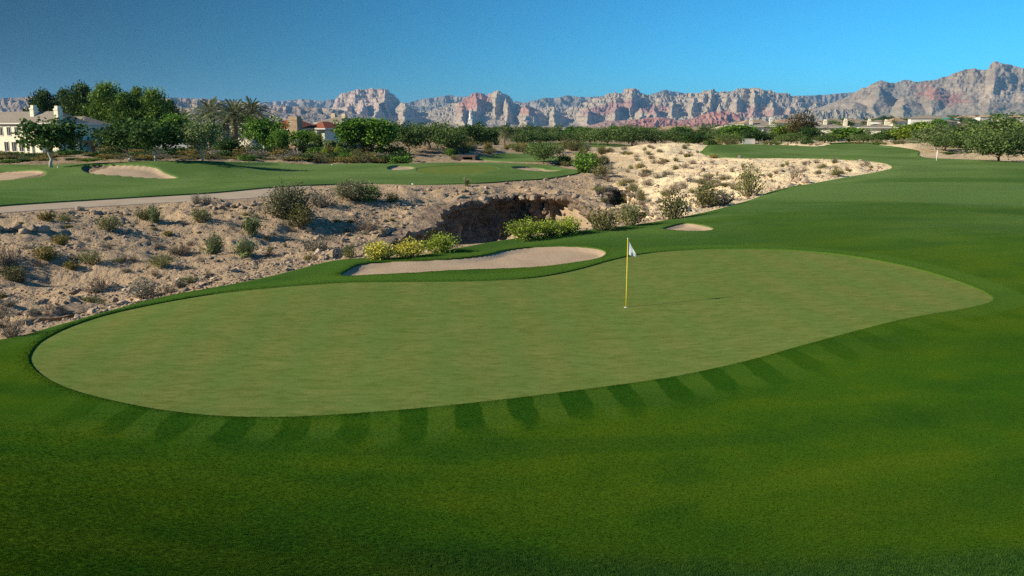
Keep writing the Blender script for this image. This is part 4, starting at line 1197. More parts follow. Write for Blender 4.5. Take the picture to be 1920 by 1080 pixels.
# ---- trees, left to right
T = tree_px
T('shade_tree', 'street', 96, 221, 98, 'pale trunked tree with two dark crowns in front of the cream house', vbase=316)
T('pine_tree', 'pine_dark', 88, 166, 62, 'dark pine just behind the cream house, leftmost of the pines', d=182, group='pines behind the houses')
T('pine_tree', 'pine_dark', 126, 164, 58, 'dark pine above the second chimney of the cream house', d=188, group='pines behind the houses')
T('pine_tree', 'pine_dark', 160, 153, 66, 'tall dark pine, third from the left of the pine grove', d=178, group='pines behind the houses')
T('pine_tree', 'pine_a', 204, 152, 78, 'tallest bright green pine in the middle of the grove', d=160, group='pines behind the houses')
T('pine_tree', 'pine_b', 238, 170, 56, 'bright green pine with a lower top in the middle of the grove', d=157, group='pines behind the houses')
T('pine_tree', 'pine_b', 262, 160, 62, 'bright green pine second from the right of the grove', d=163, group='pines behind the houses')
T('pine_tree', 'pine_a', 292, 164, 66, 'bright green pine at the right end of the grove', d=158, group='pines behind the houses')
T('pine_tree', 'pine_dark', 322, 184, 40, 'small dark pine between the grove and the palms', d=178, group='pines behind the houses')
T('mesquite_tree', 'broad_dark', 243, 226, 108, 'dark spreading tree with leaning pale trunks behind the shaded bunker', vbase=305)
T('mesquite_tree', 'broad_dark', 292, 226, 86, 'dark tree right of the leaning trunks behind the shaded bunker', vbase=304)
T('shade_tree', 'broad_pale', 379, 221, 64, 'pale green tree casting its shadow on the far mound', vbase=304)
T('leafy_tree', 'round', 332, 212, 56, 'green leafy tree behind the white garden wall', d=148)
T('palm_tree', 'palm_b', 340, 194, 70, 'feathery palm half hidden between pines and palms', category='palm', d=182, group='palms beside the red roofed house')
T('palm_tree', 'palm_a', 396, 176, 100, 'leftmost full palm beside the red roofed house', category='palm', d=166, group='palms beside the red roofed house')
T('palm_tree', 'palm_b', 440, 175, 98, 'middle palm in front of the red roofed house', category='palm', d=160, group='palms beside the red roofed house')
T('palm_tree', 'palm_a', 474, 176, 78, 'dark palm on the right of the palm group', category='palm', d=174, group='palms beside the red roofed house')
T('leafy_tree', 'dark_b', 422, 259, 42, 'dark reddish tree under the palms', d=138)
T('willow_tree', 'willow', 498, 217, 72, 'broad bright green tree hiding the middle of the red roofed house', d=143)
T('willow_tree', 'willow', 524, 240, 36, 'lower drooping green tree beside the broad one', d=139)
T('leafy_tree', 'round', 568, 243, 46, 'dark tree at the foot of the stone chimney', d=151)
T('leafy_tree', 'bright', 622, 228, 34, 'small yellow green tree beside the grey roofed house', d=168)
T('round_tree', 'round', 664, 219, 68, 'left one of two dense round green trees', d=141, group='two dense round trees')
T('round_tree', 'round', 709, 220, 66, 'right one of two dense round green trees', d=140, group='two dense round trees', rz=2.0)
T('mesquite_tree', 'mesq_a', 766, 231, 70, 'dark mesquite right of the two round trees', d=152)
T('mesquite_tree', 'mesq_b', 806, 229, 82, 'widest dark mesquite in the clump left of the steeple', d=160)
T('mesquite_tree', 'mesq_a', 842, 236, 62, 'low dark mesquite at the right of the clump', d=150)
T('mesquite_tree', 'dark_b', 884, 234, 52, 'dark tree below the white steeple', d=205)
T('mesquite_tree', 'dark_b', 912, 240, 40, 'small dark tree right of the steeple', d=212)
T('palm_tree', 'palm_b', 946, 231, 30, 'short bushy palm standing alone in the middle distance', category='palm', d=235)
T('mesquite_tree', 'mesq_a', 982, 246, 46, 'dark low tree right of the lone bushy palm', d=250)
T('mesquite_tree', 'mesq_b', 1019, 266, 58, 'round mesquite growing by itself beside the small fairway strip', vbase=307)
ROW = [(1012, 247, 300, 52, 'mesq_a'), (1050, 248, 310, 46, 'mesq_b'), (1084, 248, 305, 44, 'mesq_a'), (1108, 243, 296, 44, 'mesq_b'), (1140, 239, 280, 62, 'mesq_b'), (1186, 239, 270, 62, 'mesq_a'), (1228, 243, 275, 56, 'mesq_b'), (1268, 245, 268, 56, 'mesq_a'), (1304, 250, 255, 50, 'dark_b')]
RL = ['leftmost', 'second', 'third', 'fourth', 'fifth', 'sixth', 'seventh', 'eighth', 'last']
for (u, v, d, w, k), q in zip(ROW, RL):
    T('mesquite_tree', k, u, v - 1, w * 1.15, ('%s tree from the left in the long dark row across the centre' % q), d=d * 0.93, group='long tree row across the centre')
T('leafy_tree', 'mesq_a', 1348, 243, 50, 'dark tree at the right end of the tan roofed hall', d=252)
T('leafy_tree', 'round', 1391, 233, 62, 'round green tree left of the white chimneys', d=246)
T('leafy_tree', 'mesq_b', 1434, 248, 58, 'low dark tree under the white chimneys', d=240)
T('leafy_tree', 'bright', 1466, 232, 46, 'bright green tree left of the tall brown one', d=243)
T('eucalyptus_tree', 'brown', 1504, 211, 52, 'tall brownish tree standing above the far fairway', d=234)
T('leafy_tree', 'dark_b', 1519, 238, 42, 'dark tree at the foot of the tall brown tree', d=226)
T('leafy_tree', 'round', 1594, 238, 66, 'wide green tree left of the cream house beyond the fairway', d=238)
T('leafy_tree', 'bright', 1560, 250, 34, 'small yellow green tree in front of the beige house', d=232)
T('leafy_tree', 'dark_b', 1645, 249, 42, 'small dark tree in front of the cream house', d=228)
T('leafy_tree', 'dark_b', 1680, 243, 52, 'dark tree between the cream house and the bright tree', d=222)
T('leafy_tree', 'bright', 1714, 231, 62, 'bright yellow green tree at the end of the right fairway', d=216)
T('leafy_tree', 'broad_pale', 1756, 238, 60, 'pale grey green tree behind the white post', d=150)
T('leafy_tree', 'bright', 1790, 247, 48, 'olive yellow tree right of the white post', d=158)
T('mesquite_tree', 'mesq_b', 1836, 232, 104, 'wide mesquite left of the lone trunked tree on the right', d=165)
T('mesquite_tree', 'mesq_a', 1900, 216, 120, 'tallest mesquite mass at the right edge', d=152)
T('mesquite_tree', 'mesq_a', 1872, 244, 96, 'dark mesquite with a bare crooked trunk by the right fairway edge', vbase=303)
T('mesquite_tree', 'mesq_b', 1945, 236, 90, 'mesquite cut by the right edge of the view', d=140)
T('mesquite_tree', 'mesq_a', 1776, 252, 60, 'low green tree just right of the pale grey green one', d=143)
T('mesquite_tree', 'mesq_b', 1818, 250, 74, 'low spreading mesquite left of the crooked trunk', d=139)
T('mesquite_tree', 'dark_b', 1800, 238, 60, 'dark tree behind the olive yellow one', d=178)
T('mesquite_tree', 'mesq_a', 1862, 226, 96, 'high mesquite behind the crooked trunked one', d=172)
T('mesquite_tree', 'mesq_b', 1925, 252, 76, 'low mesquite right of the crooked trunk', d=128)
T('leafy_tree', 'dark_b', 1738, 246, 44, 'dark tree between the bright one and the pale grey green one', d=200)
T('leafy_tree', 'mesq_b', 1620, 251, 46, 'low tree at the left corner of the cream villa', d=224)
T('leafy_tree', 'mesq_a', 1548, 252, 40, 'low tree left of the beige house', d=222)
T('leafy_tree', 'mesq_b', 1484, 250, 44, 'low dark tree left of the tall brown one', d=222)
T('leafy_tree', 'dark_b', 1412, 244, 40, 'dark tree right of the round green one', d=236)
T('leafy_tree', 'mesq_b', 1365, 250, 44, 'low tree in front of the pale hall', d=226)
T('palm_tree', 'palm_a', 1618, 224, 18, 'small far palm above the wide green tree', category='palm', d=420)
T('palm_tree', 'palm_b', 1656, 221, 20, 'left one of two far palms behind the cream house', category='palm', d=440)
T('palm_tree', 'palm_a', 1674, 222, 18, 'right one of two far palms behind the cream house', category='palm', d=450)

# ---- garden plants below the red roofed house
T('topiary_tree', 'lollipop', 556, 260, 19, 'mushroom shaped small tree with the longest pale trunk', d=137, group='small clipped trees in the garden')
T('topiary_tree', 'lollipop', 585, 265, 15, 'second small clipped tree in the garden row', d=138, group='small clipped trees in the garden', rz=1.0)
T('topiary_tree', 'lollipop', 619, 262, 19, 'third small clipped tree in the garden row', d=139, group='small clipped trees in the garden', rz=2.0)
T('topiary_tree', 'lollipop', 640, 263, 17, 'last small clipped tree in the garden row', d=139, group='small clipped trees in the garden', rz=3.0)
T('topiary_hedge', 'cone_hedge', 593, 246, 31, 'bright green clipped hedge with a flat top', category='hedge', d=147)
T('garden_shrub', 'lime_0', 607, 277, 15, 'bright lime shrub, left one of two in the garden', category='shrub', d=134)
T('garden_shrub', 'lime_1', 632, 274, 16, 'bright lime shrub, right one of two in the garden', category='shrub', d=134)

HUE = {'ochre': 'ochre', 'olive': 'olive', 'dark': 'dark green', 'grey': 'grey', 'green': 'green', 'dry': 'dry brown', 'creosote': 'yellow green', 'tuft': 'wispy grey'}
def hue(k):
    return HUE[k.split('_')[0]]
def pick(val, tab):
    """tab: (limit, words) in rising order"""
    for lim, words in tab:
        if val < lim:
            return words
    return tab[-1][1]
LEFT_U = [(110, 'at the left edge'), (240, 'below the left boulder row'), (360, 'left of the tall spiky plant'), (500, 'around the spiky plants'), (620, 'below the large creosote bush'), (9999, 'towards the canyon mouth')]
LEFT_V = [(425, 'close under the cart path'), (465, 'on the upper stony slope'), (510, 'on the middle stony slope'), (545, 'on the lower stony slope'), (9999, 'above the near grass')]
BELT_U = [(110, 'below the cream house'), (200, 'right of the cream house'), (320, 'behind the shaded bunker'), (420, 'beside the pale green tree'), (540, 'below the palms and broad green tree'), (640, 'below the clipped garden trees'), (9999, 'below the two round trees')]
BANK_U = [(1170, 'at the left side'), (1220, 'left of the crest'), (1280, 'below the crest'), (9999, 'at the right side')]
BANK_V = [(278, 'near the top'), (295, 'on the upper part'), (312, 'half way down'), (9999, 'near the foot')]

# ---- shrub belt in front of the houses
kinds = ['ochre_0', 'olive_0', 'ochre_1', 'dark_0', 'olive_1', 'ochre_2', 'grey_0', 'green_0', 'olive_2', 'dark_1']
rb = random.Random(5)
BELT = 'shrub belt between the far fairway and the houses'
for row, (d0, vt, n) in enumerate(((117, 291, 36), (127, 284, 32), (137, 276, 28))):
    for i in range(n):
        u = -30 + 800 * (i + rb.uniform(-0.3, 0.3)) / n
        d = d0 + rb.uniform(-3, 3)
        while wild_at(at_depth(u, 240, d)[0], d) < 1.0 and d < 135:
            d += 2.0
        k = kinds[(i * 3 + row * 5 + rb.randrange(3)) % len(kinds)]
        if row == 2 and rb.random() < 0.5:
            k = 'dark_%d' % rb.randrange(2)
        kind = {'och': 'ochre', 'oli': 'olive', 'dar': 'dark green', 'gre': 'grey green'}[k[:3]]
        T('belt_shrub', k, u, vt - 2 + (9 if u < 190 else 0) + rb.uniform(-5, 5), rb.uniform(32, 54), '%s bush in the %s row %s' % (kind, ('front', 'middle', 'back')[row], pick(u, BELT_U)), category='shrub', d=d, group=BELT)
# middle distance scrub between the far green and the tree row
for i in range(46):
    u = rb.uniform(840, 1010); v = rb.uniform(266, 300)
    x, y = hit(u, v, lookup)
    if wild_at(x, y) < 1.0:
        continue
    k = rb.choice(['olive_0', 'grey_0', 'ochre_1', 'creosote_1', 'dark_0', 'green_1'])
    bush_px('scrub_bush', k, u, v, rb.uniform(14, 30), rb.uniform(9, 16), '%s bush %s of the sandy rise, %s' % (hue(k), pick(v, [(278, 'near the top'), (288, 'half way up'), (999, 'at the foot')]), pick(u, [(900, 'left of the palm'), (960, 'below the palm'), (9999, 'right of the palm')])), k=0.85, group='scrub on the rise beyond the far green')
for i in range(30):
    u = rb.uniform(1040, 1130); v = rb.uniform(278, 326)
    x, y = hit(u, v, lookup)
    if wild_at(x, y) < 1.0:
        continue
    k = rb.choice(['olive_0', 'green_0', 'grey_1', 'creosote_2', 'dark_1', 'olive_2'])
    bush_px('scrub_bush', k, u, v, rb.uniform(18, 34), rb.uniform(12, 22), '%s bush %s of the hollow, %s' % (hue(k), pick(v, [(295, 'at the far end'), (310, 'in the middle'), (999, 'at the near end')]), pick(u, [(1070, 'by the round mesquite'), (1100, 'in its centre'), (9999, 'under the cream bank')])), k=0.85, group='scrub in the hollow right of the far green')
for i in range(62):
    u = rb.uniform(1125, 1345); v = 264 + 66 * rb.random() ** 1.2
    x, y = hit(u, v, lookup)
    if wild_at(x, y) < 1.0:
        continue
    s = (v - 230) / 60.0
    k = rb.choice(['olive_1', 'grey_1', 'grey_2', 'ochre_0', 'dry_0', 'creosote_0', 'dry_1'])
    bush_px('bank_bush', k, u, v, rb.uniform(7, 15) * s + 3, rb.uniform(4, 7.5) * s + 2, 'small %s bush %s of the cream bank, %s' % (hue(k), pick(v, BANK_V), pick(u, BANK_U)), k=0.85, group='small bushes on the cream sandy bank')
for i in range(34):
    u = rb.uniform(1340, 1650); v = rb.uniform(303, 330) + max(0, 1480 - u) * 0.08
    x, y = hit(u, v, lookup)
    if wild_at(x, y) < 0.6:
        continue
    k = rb.choice(['olive_1', 'grey_1', 'dry_0', 'ochre_1', 'creosote_0', 'dry_2'])
    bush_px('bank_bush', k, u, v, rb.uniform(9, 20), rb.uniform(6, 12), 'small %s bush on the sandy spit, %s' % (hue(k), pick(u, [(1400, 'beside the tallest creosote'), (1470, 'left of the thin dry bush'), (1540, 'near the thin dry bush'), (1600, 'towards the tip'), (9999, 'at the very tip')])), k=0.8, group='small bushes on the sandy spit')
for i in range(26):
    u = rb.uniform(1325, 1340) if i < 3 else rb.uniform(1330, 1920)
    d = rb.uniform(178, 205) if u < 1720 else rb.uniform(126, 140)
    k = rb.choice(['ochre_0', 'olive_1', 'dark_0', 'dark_1', 'grey_0', 'green_1'])
    T('belt_shrub', k, u, 262 + rb.uniform(-4, 6) if u < 1720 else 283 + rb.uniform(-5, 6), rb.uniform(22, 40), 'low %s bush behind the right fairway, %s' % (hue(k), pick(u, [(1400, 'below the round green tree'), (1500, 'below the white chimneys'), (1600, 'below the beige house'), (1720, 'below the cream villa'), (1800, 'behind the white post'), (9999, 'below the right hand mesquites')])), category='shrub', d=d, group='bushes along the back of the right fairway')

# ---- named desert bushes (u, foot, width, height)
B = bush_px
B('creosote_bush', 'big', 540, 406, 80, 56, 'large creosote bush beside the end of the grey cart path')
B('creosote_bush', 'olive_0', 566, 424, 50, 40, 'yellowish bush touching the large creosote bush from below')
B('creosote_bush', 'big', 664, 373, 76, 32, 'dark green bush with grey left side below the far green')
B('creosote_bush', 'green_0', 690, 375, 46, 26, 'leafy dark bush against the right of the bush below the far green')
B('desert_shrub', 'olive_2', 735, 378, 28, 16, 'little green shrub right of the dark bush below the far green')
B('desert_shrub', 'grey_0', 368, 383, 20, 20, 'left one of two grey shrubs on the cart path edge')
B('desert_shrub', 'grey_1', 388, 383, 20, 18, 'right one of two grey shrubs on the cart path edge')
B('desert_shrub', 'bayonet', 472, 441, 38, 36, 'spiky grey green shrub left of and below the large creosote bush')
B('creosote_bush', 'creosote_1', 205, 431, 46, 28, 'olive bush in the middle of the left desert slope')
B('desert_shrub', 'olive_0', 270, 411, 34, 20, 'dark low shrub next to the pale spiky one near the path')
B('desert_shrub', 'bayonet', 291, 416, 28, 30, 'pale spiky plant near the cart path')
B('creosote_bush', 'creosote_2', 376, 417, 36, 28, 'yellow green bush below the two grey path shrubs')
B('desert_shrub', 'bayonet', 402, 478, 36, 38, 'tall spiky green plant in the middle of the desert slope')
B('desert_shrub', 'bayonet', 461, 482, 40, 32, 'spiky plant right of the tall one in the middle of the slope')
B('desert_shrub', 'ochre_0', 88, 412, 30, 15, 'ochre bush close under the left end of the cart path')
B('desert_shrub', 'creosote_0', 122, 416, 30, 15, 'yellow green bush close under the left end of the cart path')
B('creosote_bush', 'olive_2', 26, 526, 46, 26, 'dark olive bush at the left edge above the gully')
B('desert_shrub', 'ochre_1', 86, 486, 42, 24, 'rusty dry bush left of the centre of the desert slope')
B('desert_shrub', 'creosote_1', 171, 496, 44, 26, 'yellowish bush right of the rusty dry one')
B('desert_shrub', 'dry_0', 10, 496, 66, 36, 'brown dry bush cut by the left edge')
B('desert_shrub', 'creosote_2', 302, 500, 48, 24, 'low yellowish bush in the lower middle of the desert slope')
B('desert_shrub', 'dry_1', 341, 476, 42, 22, 'low dry bush left of the tall spiky plant')
B('desert_shrub', 'ochre_2', 115, 458, 30, 18, 'small ochre bush above the rusty dry one')
B('desert_shrub', 'grey_2', 602, 388, 54, 30, 'sparse grey bush right of the large creosote bush')
B('desert_shrub', 'creosote_0', 655, 484, 36, 24, 'green bush just left of the yellow flowering bushes')
B('desert_shrub', 'grey_0', 592, 470, 54, 26, 'grey bush on the rubble slope left of the yellow bushes')
B('desert_shrub', 'dry_2', 690, 432, 46, 22, 'pale dry bush left of the canyon mouth')
B('desert_shrub', 'grey_1', 272, 556, 60, 30, 'grey twiggy bush near the left edge of the putting green')
B('desert_shrub', 'dry_0', 190, 540, 52, 22, 'flat dry bush above the small gully')
B('desert_shrub', 'dry_1', 22, 632, 46, 44, 'bare grey twiggy bush where the gully meets the grass')
B('desert_shrub', 'bayonet', 875, 350, 14, 17, 'tiny spiky plant under the edge of the far green')
B('rabbitbrush', 'yellow_0', 712, 488, 62, 32, 'pale yellow flowering bush, leftmost of three by the long bunker', group='yellow bushes by the long bunker')
B('rabbitbrush', 'yellow_1', 768, 483, 58, 30, 'yellow flowering bush, middle of three by the long bunker', group='yellow bushes by the long bunker')
B('rabbitbrush', 'lime_0', 826, 474, 66, 34, 'lime green bush, rightmost of three by the long bunker', group='yellow bushes by the long bunker')
B('rabbitbrush', 'lime_1', 985, 449, 76, 34, 'bright lime bush below the canyon wall, left one', group='lime bushes below the canyon wall')
B('rabbitbrush', 'lime_0', 1030, 443, 60, 30, 'bright lime bush below the canyon wall, middle one', group='lime bushes below the canyon wall')
B('rabbitbrush', 'lime_1', 1066, 439, 50, 30, 'bright lime bush below the canyon wall, right one', group='lime bushes below the canyon wall')
B('creosote_bush', 'olive_0', 1128, 432, 62, 40, 'loose brownish bush right of the lime bushes')
B('creosote_bush', 'creosote_1', 1180, 424, 54, 42, 'loose olive bush in front of the dark creosote')
B('creosote_bush', 'olive_1', 1262, 411, 56, 48, 'dense dark olive bush at the grass edge behind the flag')
B('creosote_bush', 'olive_2', 1322, 388, 50, 40, 'olive bush between the dense dark one and the tall one')
B('desert_shrub', 'grey_2', 1356, 384, 50, 28, 'silver grey bush at the grass edge')
B('creosote_bush', 'creosote_0', 1402, 368, 56, 52, 'tallest creosote bush where the sandy bank meets the fairway')
B('desert_shrub', 'dry_2', 1490, 338, 24, 26, 'thin dry bush on the sandy spit')
B('desert_shrub', 'olive_0', 1568, 330, 24, 15, 'small green bush near the tip of the sandy spit')
B('creosote_bush', 'green_1', 1096, 324, 48, 34, 'round green bush at the right tip of the far fairway')
B('creosote_bush', 'olive_1', 1126, 330, 40, 20, 'olive bush right of the round green one at the fairway tip')
rb2 = random.Random(9)
SM = 'small dry tufts on the left desert slope'
cnt = 0
while cnt < 95:
    u = rb2.uniform(-10, 760); v = rb2.uniform(395, 600)
    x, y = hit(u, v, lookup)
    if wild_at(x, y) < 1.0:
        continue
    s = (v - 300) / 150.0
    k = rb2.choice(['dry_0', 'dry_1', 'dry_2', 'grey_0', 'grey_2', 'ochre_1', 'tuft', 'creosote_1'])
    B('dry_tuft', k, u, v, rb2.uniform(10, 30) * s, rb2.uniform(6, 14) * s, 'small %s tuft %s, %s' % (hue(k), pick(v, LEFT_V), pick(u, LEFT_U)), group=SM, k=0.8)
    cnt += 1
SM = 'small dry tufts right of the canyon'
cnt = 0
while cnt < 70:
    u = rb2.uniform(1100, 1420); v = rb2.uniform(330, 410)
    x, y = hit(u, v, lookup)
    if wild_at(x, y) < 0.8:
        continue
    k = rb2.choice(['dry_0', 'dry_1', 'grey_1', 'grey_2', 'olive_1', 'creosote_2', 'creosote_0'])
    B('dry_tuft', k, u, v, rb2.uniform(14, 36), rb2.uniform(8, 20), 'loose %s bush %s of the slope, %s' % (hue(k), pick(v, [(350, 'at the top'), (370, 'on the upper part'), (390, 'on the lower part'), (999, 'at the foot')]), pick(u, [(1170, 'beside the dark hollow'), (1230, 'right of the dark hollow'), (1290, 'behind the dense dark bush'), (1350, 'behind the silver grey bush'), (9999, 'near the tallest creosote')])), group=SM, k=0.8)
    cnt += 1

# ------------------------------------------------------------------ canyon walls
def cliff(name, rim, deep, label, base=0.8, talus=1.8, ledge=None, nv=46, amp=1.0, seed=3):
    seg = np.linalg.norm(np.diff(rim, axis=0), axis=1); L = np.concatenate([[0], np.cumsum(seg)])
    n = max(40, int(L[-1] / 0.16))
    s = np.linspace(0, L[-1], n)
    # smooth, then push out along the side that faces the canyon floor
    X = np.interp(s, L, rim[:, 0]); Y = np.interp(s, L, rim[:, 1])
    tx = np.gradient(X); ty = np.gradient(Y)
    k = 9; ker = np.ones(k) / k
    tx = np.convolve(np.pad(tx, k // 2, 'edge'), ker, 'valid'); ty = np.convolve(np.pad(ty, k // 2, 'edge'), ker, 'valid')
    ln = np.hypot(tx, ty) + 1e-9
    nx, ny = -ty / ln, tx / ln
    if (ny.mean() > 0):
        nx, ny = -nx, -ny
    zr = h_base(X - nx * 0.6, Y - ny * 0.6)
    taper = sstep(0, 2.5, s) * sstep(L[-1], L[-1] - 2.5, s)
    v = np.concatenate([[-0.05], np.linspace(-0.03, -0.003, 9), np.linspace(0, 1, nv)])
    V, S = np.meshgrid(v, s, indexing='ij')
    off = base + np.interp(V, [-0.05, -0.03, 0.0, 0.06, 0.18, 0.35, 0.55, 0.78, 1.0], [-2.3 - base, -1.0 - base, 0.0, 0.0, -0.75 * amp, -1.0 * amp, -0.85 * amp, -0.25, talus])
    if ledge:
        (s0, s1, vl, wd) = ledge
        m = sstep(s0, s0 + 2, S) * sstep(s1, s1 - 2, S)
        off = off + m * wd * sstep(vl - 0.03, vl + 0.03, V + 0.05 * fbm2(S / 1.5, V * 0, 2, 5))
    a = vnoise3(S / 2.6, V * deep / 2.6, S * 0, seed) * 0.42 + vnoise3(S / 1.0, V * deep / 1.4, S * 0, seed + 1) * 0.50 + vnoise3(S / 0.45, V * deep / 0.5, S * 0, seed + 2) * 0.30 + vnoise3(S / 0.2, V * deep / 0.22, S * 0, seed + 3) * 0.14
    fl = 1 - np.abs(vnoise2(S / 1.5, V * 0.8, seed + 9))
    off = off + amp * (a + 0.5 * (fl - 0.6)) * sstep(-0.03, 0.05, V)
    off = off * np.where(V > 0, taper[None, :], 1)
    dep = np.maximum(V, 0) * deep * (0.25 + 0.75 * taper[None, :])
    Z = zr[None, :] - dep + np.where(V < -0.04, -0.30, 0.04) + 0.16 * fbm2(S / 0.8, V * 3, 3, seed + 5) * sstep(-0.03, 0.0, V) + 0.22 * min(1.0, amp) * fbm2(S / 0.7, V * 90, 4, seed + 6, 0.6) * (V > -0.04) * (V < 0.03)
    PX = X[None, :] + nx[None, :] * off; PY = Y[None, :] + ny[None, :] * off
    nvv, nn = V.shape
    I = np.arange(nvv * nn).reshape(nvv, nn)
    q = np.stack([I[:-1, :-1], I[:-1, 1:], I[1:, 1:], I[1:, :-1]], -1).reshape(-1, 4)
    mi = np.repeat((0.5 * (v[:-1] + v[1:]) < 0.03).astype(int), nn - 1)
    me = np_mesh(name, np.stack([PX, PY, Z], -1).reshape(-1, 3), [q], False, {'cream': np.zeros(nvv * nn), 'soil': np.zeros(nvv * nn)}, mi)
    return link(name, me, None, ['canyon_rock', 'desert'], kind='structure', label=label)
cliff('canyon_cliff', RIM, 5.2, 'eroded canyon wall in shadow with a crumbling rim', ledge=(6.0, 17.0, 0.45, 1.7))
cliff('gully_bank', RIM2, 1.0, 'low eroded bank of the gully at the left edge', base=0.35, talus=0.8, nv=16, amp=0.35, seed=30)
cliff('hollow_bank', RIM3, 1.9, 'dark eroded hollow right of the main canyon wall', base=0.5, talus=0.9, nv=22, amp=0.5, seed=50)

# ------------------------------------------------------------------ stones
ICO_V = []
_p = (1 + 5 ** 0.5) / 2
for a_ in (-1, 1):
    for b_ in (-_p, _p):
        ICO_V += [(0, a_, b_), (a_, b_, 0), (b_, 0, a_)]
ICO_V = np.array(ICO_V, float); ICO_V /= np.linalg.norm(ICO_V[0])
ICO_F = []
for i in range(12):
    for j in range(i + 1, 12):
        for k in range(j + 1, 12):
            if all(np.linalg.norm(ICO_V[a_] - ICO_V[b_]) < 1.1 for a_, b_ in ((i, j), (j, k), (i, k))):
                nrm = np.cross(ICO_V[j] - ICO_V[i], ICO_V[k] - ICO_V[i])
                ICO_F.append((i, j, k) if nrm @ ICO_V[i] > 0 else (i, k, j))
ICO_F = np.array(ICO_F)

def stones(name, n, sampler, smin, smax, label, seed, power=2.4):
    rng = np.random.default_rng(seed)
    P = sampler(rng, n)
    z = lookup(P[:, 0], P[:, 1])
    n = len(P)
    size = smin * (1 - rng.uniform(0, 1, n) * (1 - (smin / smax) ** power)) ** (-1 / power)
    J = ICO_V[None] * (1 + rng.normal(size=(n, 12, 1)) * 0.20)
    sc = size[:, None, None] * np.stack([rng.uniform(0.7, 1.3, n), rng.uniform(0.7, 1.3, n), rng.uniform(0.45, 0.9, n)], 1)[:, None, :]
    V = J * sc
    a = rng.uniform(0, 6.28, n); ca = np.cos(a)[:, None]; sa = np.sin(a)[:, None]
    V = np.stack([V[..., 0] * ca - V[..., 1] * sa, V[..., 0] * sa + V[..., 1] * ca, V[..., 2]], -1)
    V += np.stack([P[:, 0], P[:, 1], z + size * 0.18], 1)[:, None, :]
    F = (ICO_F[None] + (np.arange(n) * 12)[:, None, None]).reshape(-1, 3)
    t = np.repeat(np.clip(0.5 + rng.normal(size=n) * 0.22, 0, 1), 12)
    me = np_mesh(name, V.reshape(-1, 3), [F], False, {'tint': t})
    return link(name, me, None, 'stone', kind='stuff', label=label)

def desert_sampler(u0, u1, r0, r1, keep=0.35, patch=3.0):
    def f(rng, n):
        out = []
        while sum(map(len, out)) < n:
            a = np.arctan((rng.uniform(u0, u1, n * 2) - 960) / 1628.0)
            r = np.exp(rng.uniform(math.log(r0), math.log(r1), n * 2))
            x = r * np.sin(a); y = r * np.cos(a)
            ok = (np.maximum(_look(FLD['turf'], x, y), _look(FLD['path'], x, y)) < -0.25)
            pn = fbm2(x / patch, y / patch, 3, 15)
            ok &= rng.uniform(-0.5, 0.5, len(x)) + keep < pn + 0.5
            out.append(np.stack([x[ok], y[ok]], 1))
        return np.concatenate(out)[:n]
    return f
stones('rubble', 9000, desert_sampler(-60, 780, 23, 72, 0.45), 0.03, 0.22, 'loose stones littering the left desert slope', 61)
stones('rubble', 2600, desert_sampler(560, 1130, 44, 96, 0.4), 0.06, 0.45, 'loose stones along the canyon rim', 62)
stones('rubble', 4200, desert_sampler(1080, 1680, 48, 150, 0.4), 0.05, 0.50, 'loose stones on the cream sandy bank', 63)

BOULDER = []
for k in range(5):
    rng = np.random.default_rng(200 + k)
    # once subdivided, broken into facets
    V = list(map(tuple, ICO_V)); F = []; mid = {}
    def _m(a_, b_):
        key = (min(a_, b_), max(a_, b_))
        if key not in mid:
            p = np.array(V[a_]) + np.array(V[b_]); V.append(tuple(p / np.linalg.norm(p))); mid[key] = len(V) - 1
        return mid[key]
    for a_, b_, c_ in ICO_F:
        x_, y_, z_ = _m(a_, b_), _m(b_, c_), _m(c_, a_)
        F += [(a_, x_, z_), (b_, y_, x_), (c_, z_, y_), (x_, y_, z_)]
    V = np.array(V); nrm = V.copy()
    V = V * (1 + 0.35 * vnoise3(nrm[:, 0] * 1.3 + k * 7, nrm[:, 1] * 1.3, nrm[:, 2] * 1.3, 70 + k) + 0.12 * vnoise3(nrm[:, 0] * 3.5, nrm[:, 1] * 3.5, nrm[:, 2] * 3.5, 80 + k))[:, None]
    for _ in range(5):
        d = rng.normal(size=3); d /= np.linalg.norm(d)
        over = np.maximum(V @ d - 0.72, 0); V -= over[:, None] * d
    me = np_mesh('boulder', V * np.array([0.5, 0.42, 0.34]), [np.array(F)], False, {'tint': np.full(len(V), 0.42)})
    me.materials.append(MATS['stone']); BOULDER.append(me)
def boulder(u, v, wpx, label, group, rng):
    x, y = hit(u, v, lookup)
    o = link('boulder', rng.choice(BOULDER), None, None, label=label, category='rock', group=group)
    s = wpx / 1628.0 * y
    o.location = (x, y, gz(x, y) + 0.12 * s); o.scale = (s * 1.1, s, s * rng.uniform(0.8, 1.2)); o.rotation_euler = (rng.uniform(-0.3, 0.3), rng.uniform(-0.3, 0.3), rng.uniform(0, 6.28))
ORD = ['first', 'second', 'third', 'fourth', 'fifth', 'sixth', 'seventh', 'eighth', 'ninth', 'tenth', 'eleventh', 'twelfth', 'thirteenth', 'fourteenth']
rk = random.Random(77)
for i in range(14):
    boulder(128 + i * 8.5 + rk.uniform(-4, 4), 398 + rk.uniform(-5, 5) + (4 if i < 3 else 0), rk.uniform(8, 17), '%s boulder from the left in the row below the cart path' % ORD[i], 'boulders below the left part of the cart path', rk)
for i in range(12):
    boulder(374 + i * 9 + rk.uniform(-4, 4), 388 + rk.uniform(-4, 5), rk.uniform(8, 17), '%s boulder from the left in the row left of the large creosote bush' % ORD[i], 'boulders left of the large creosote bush', rk)
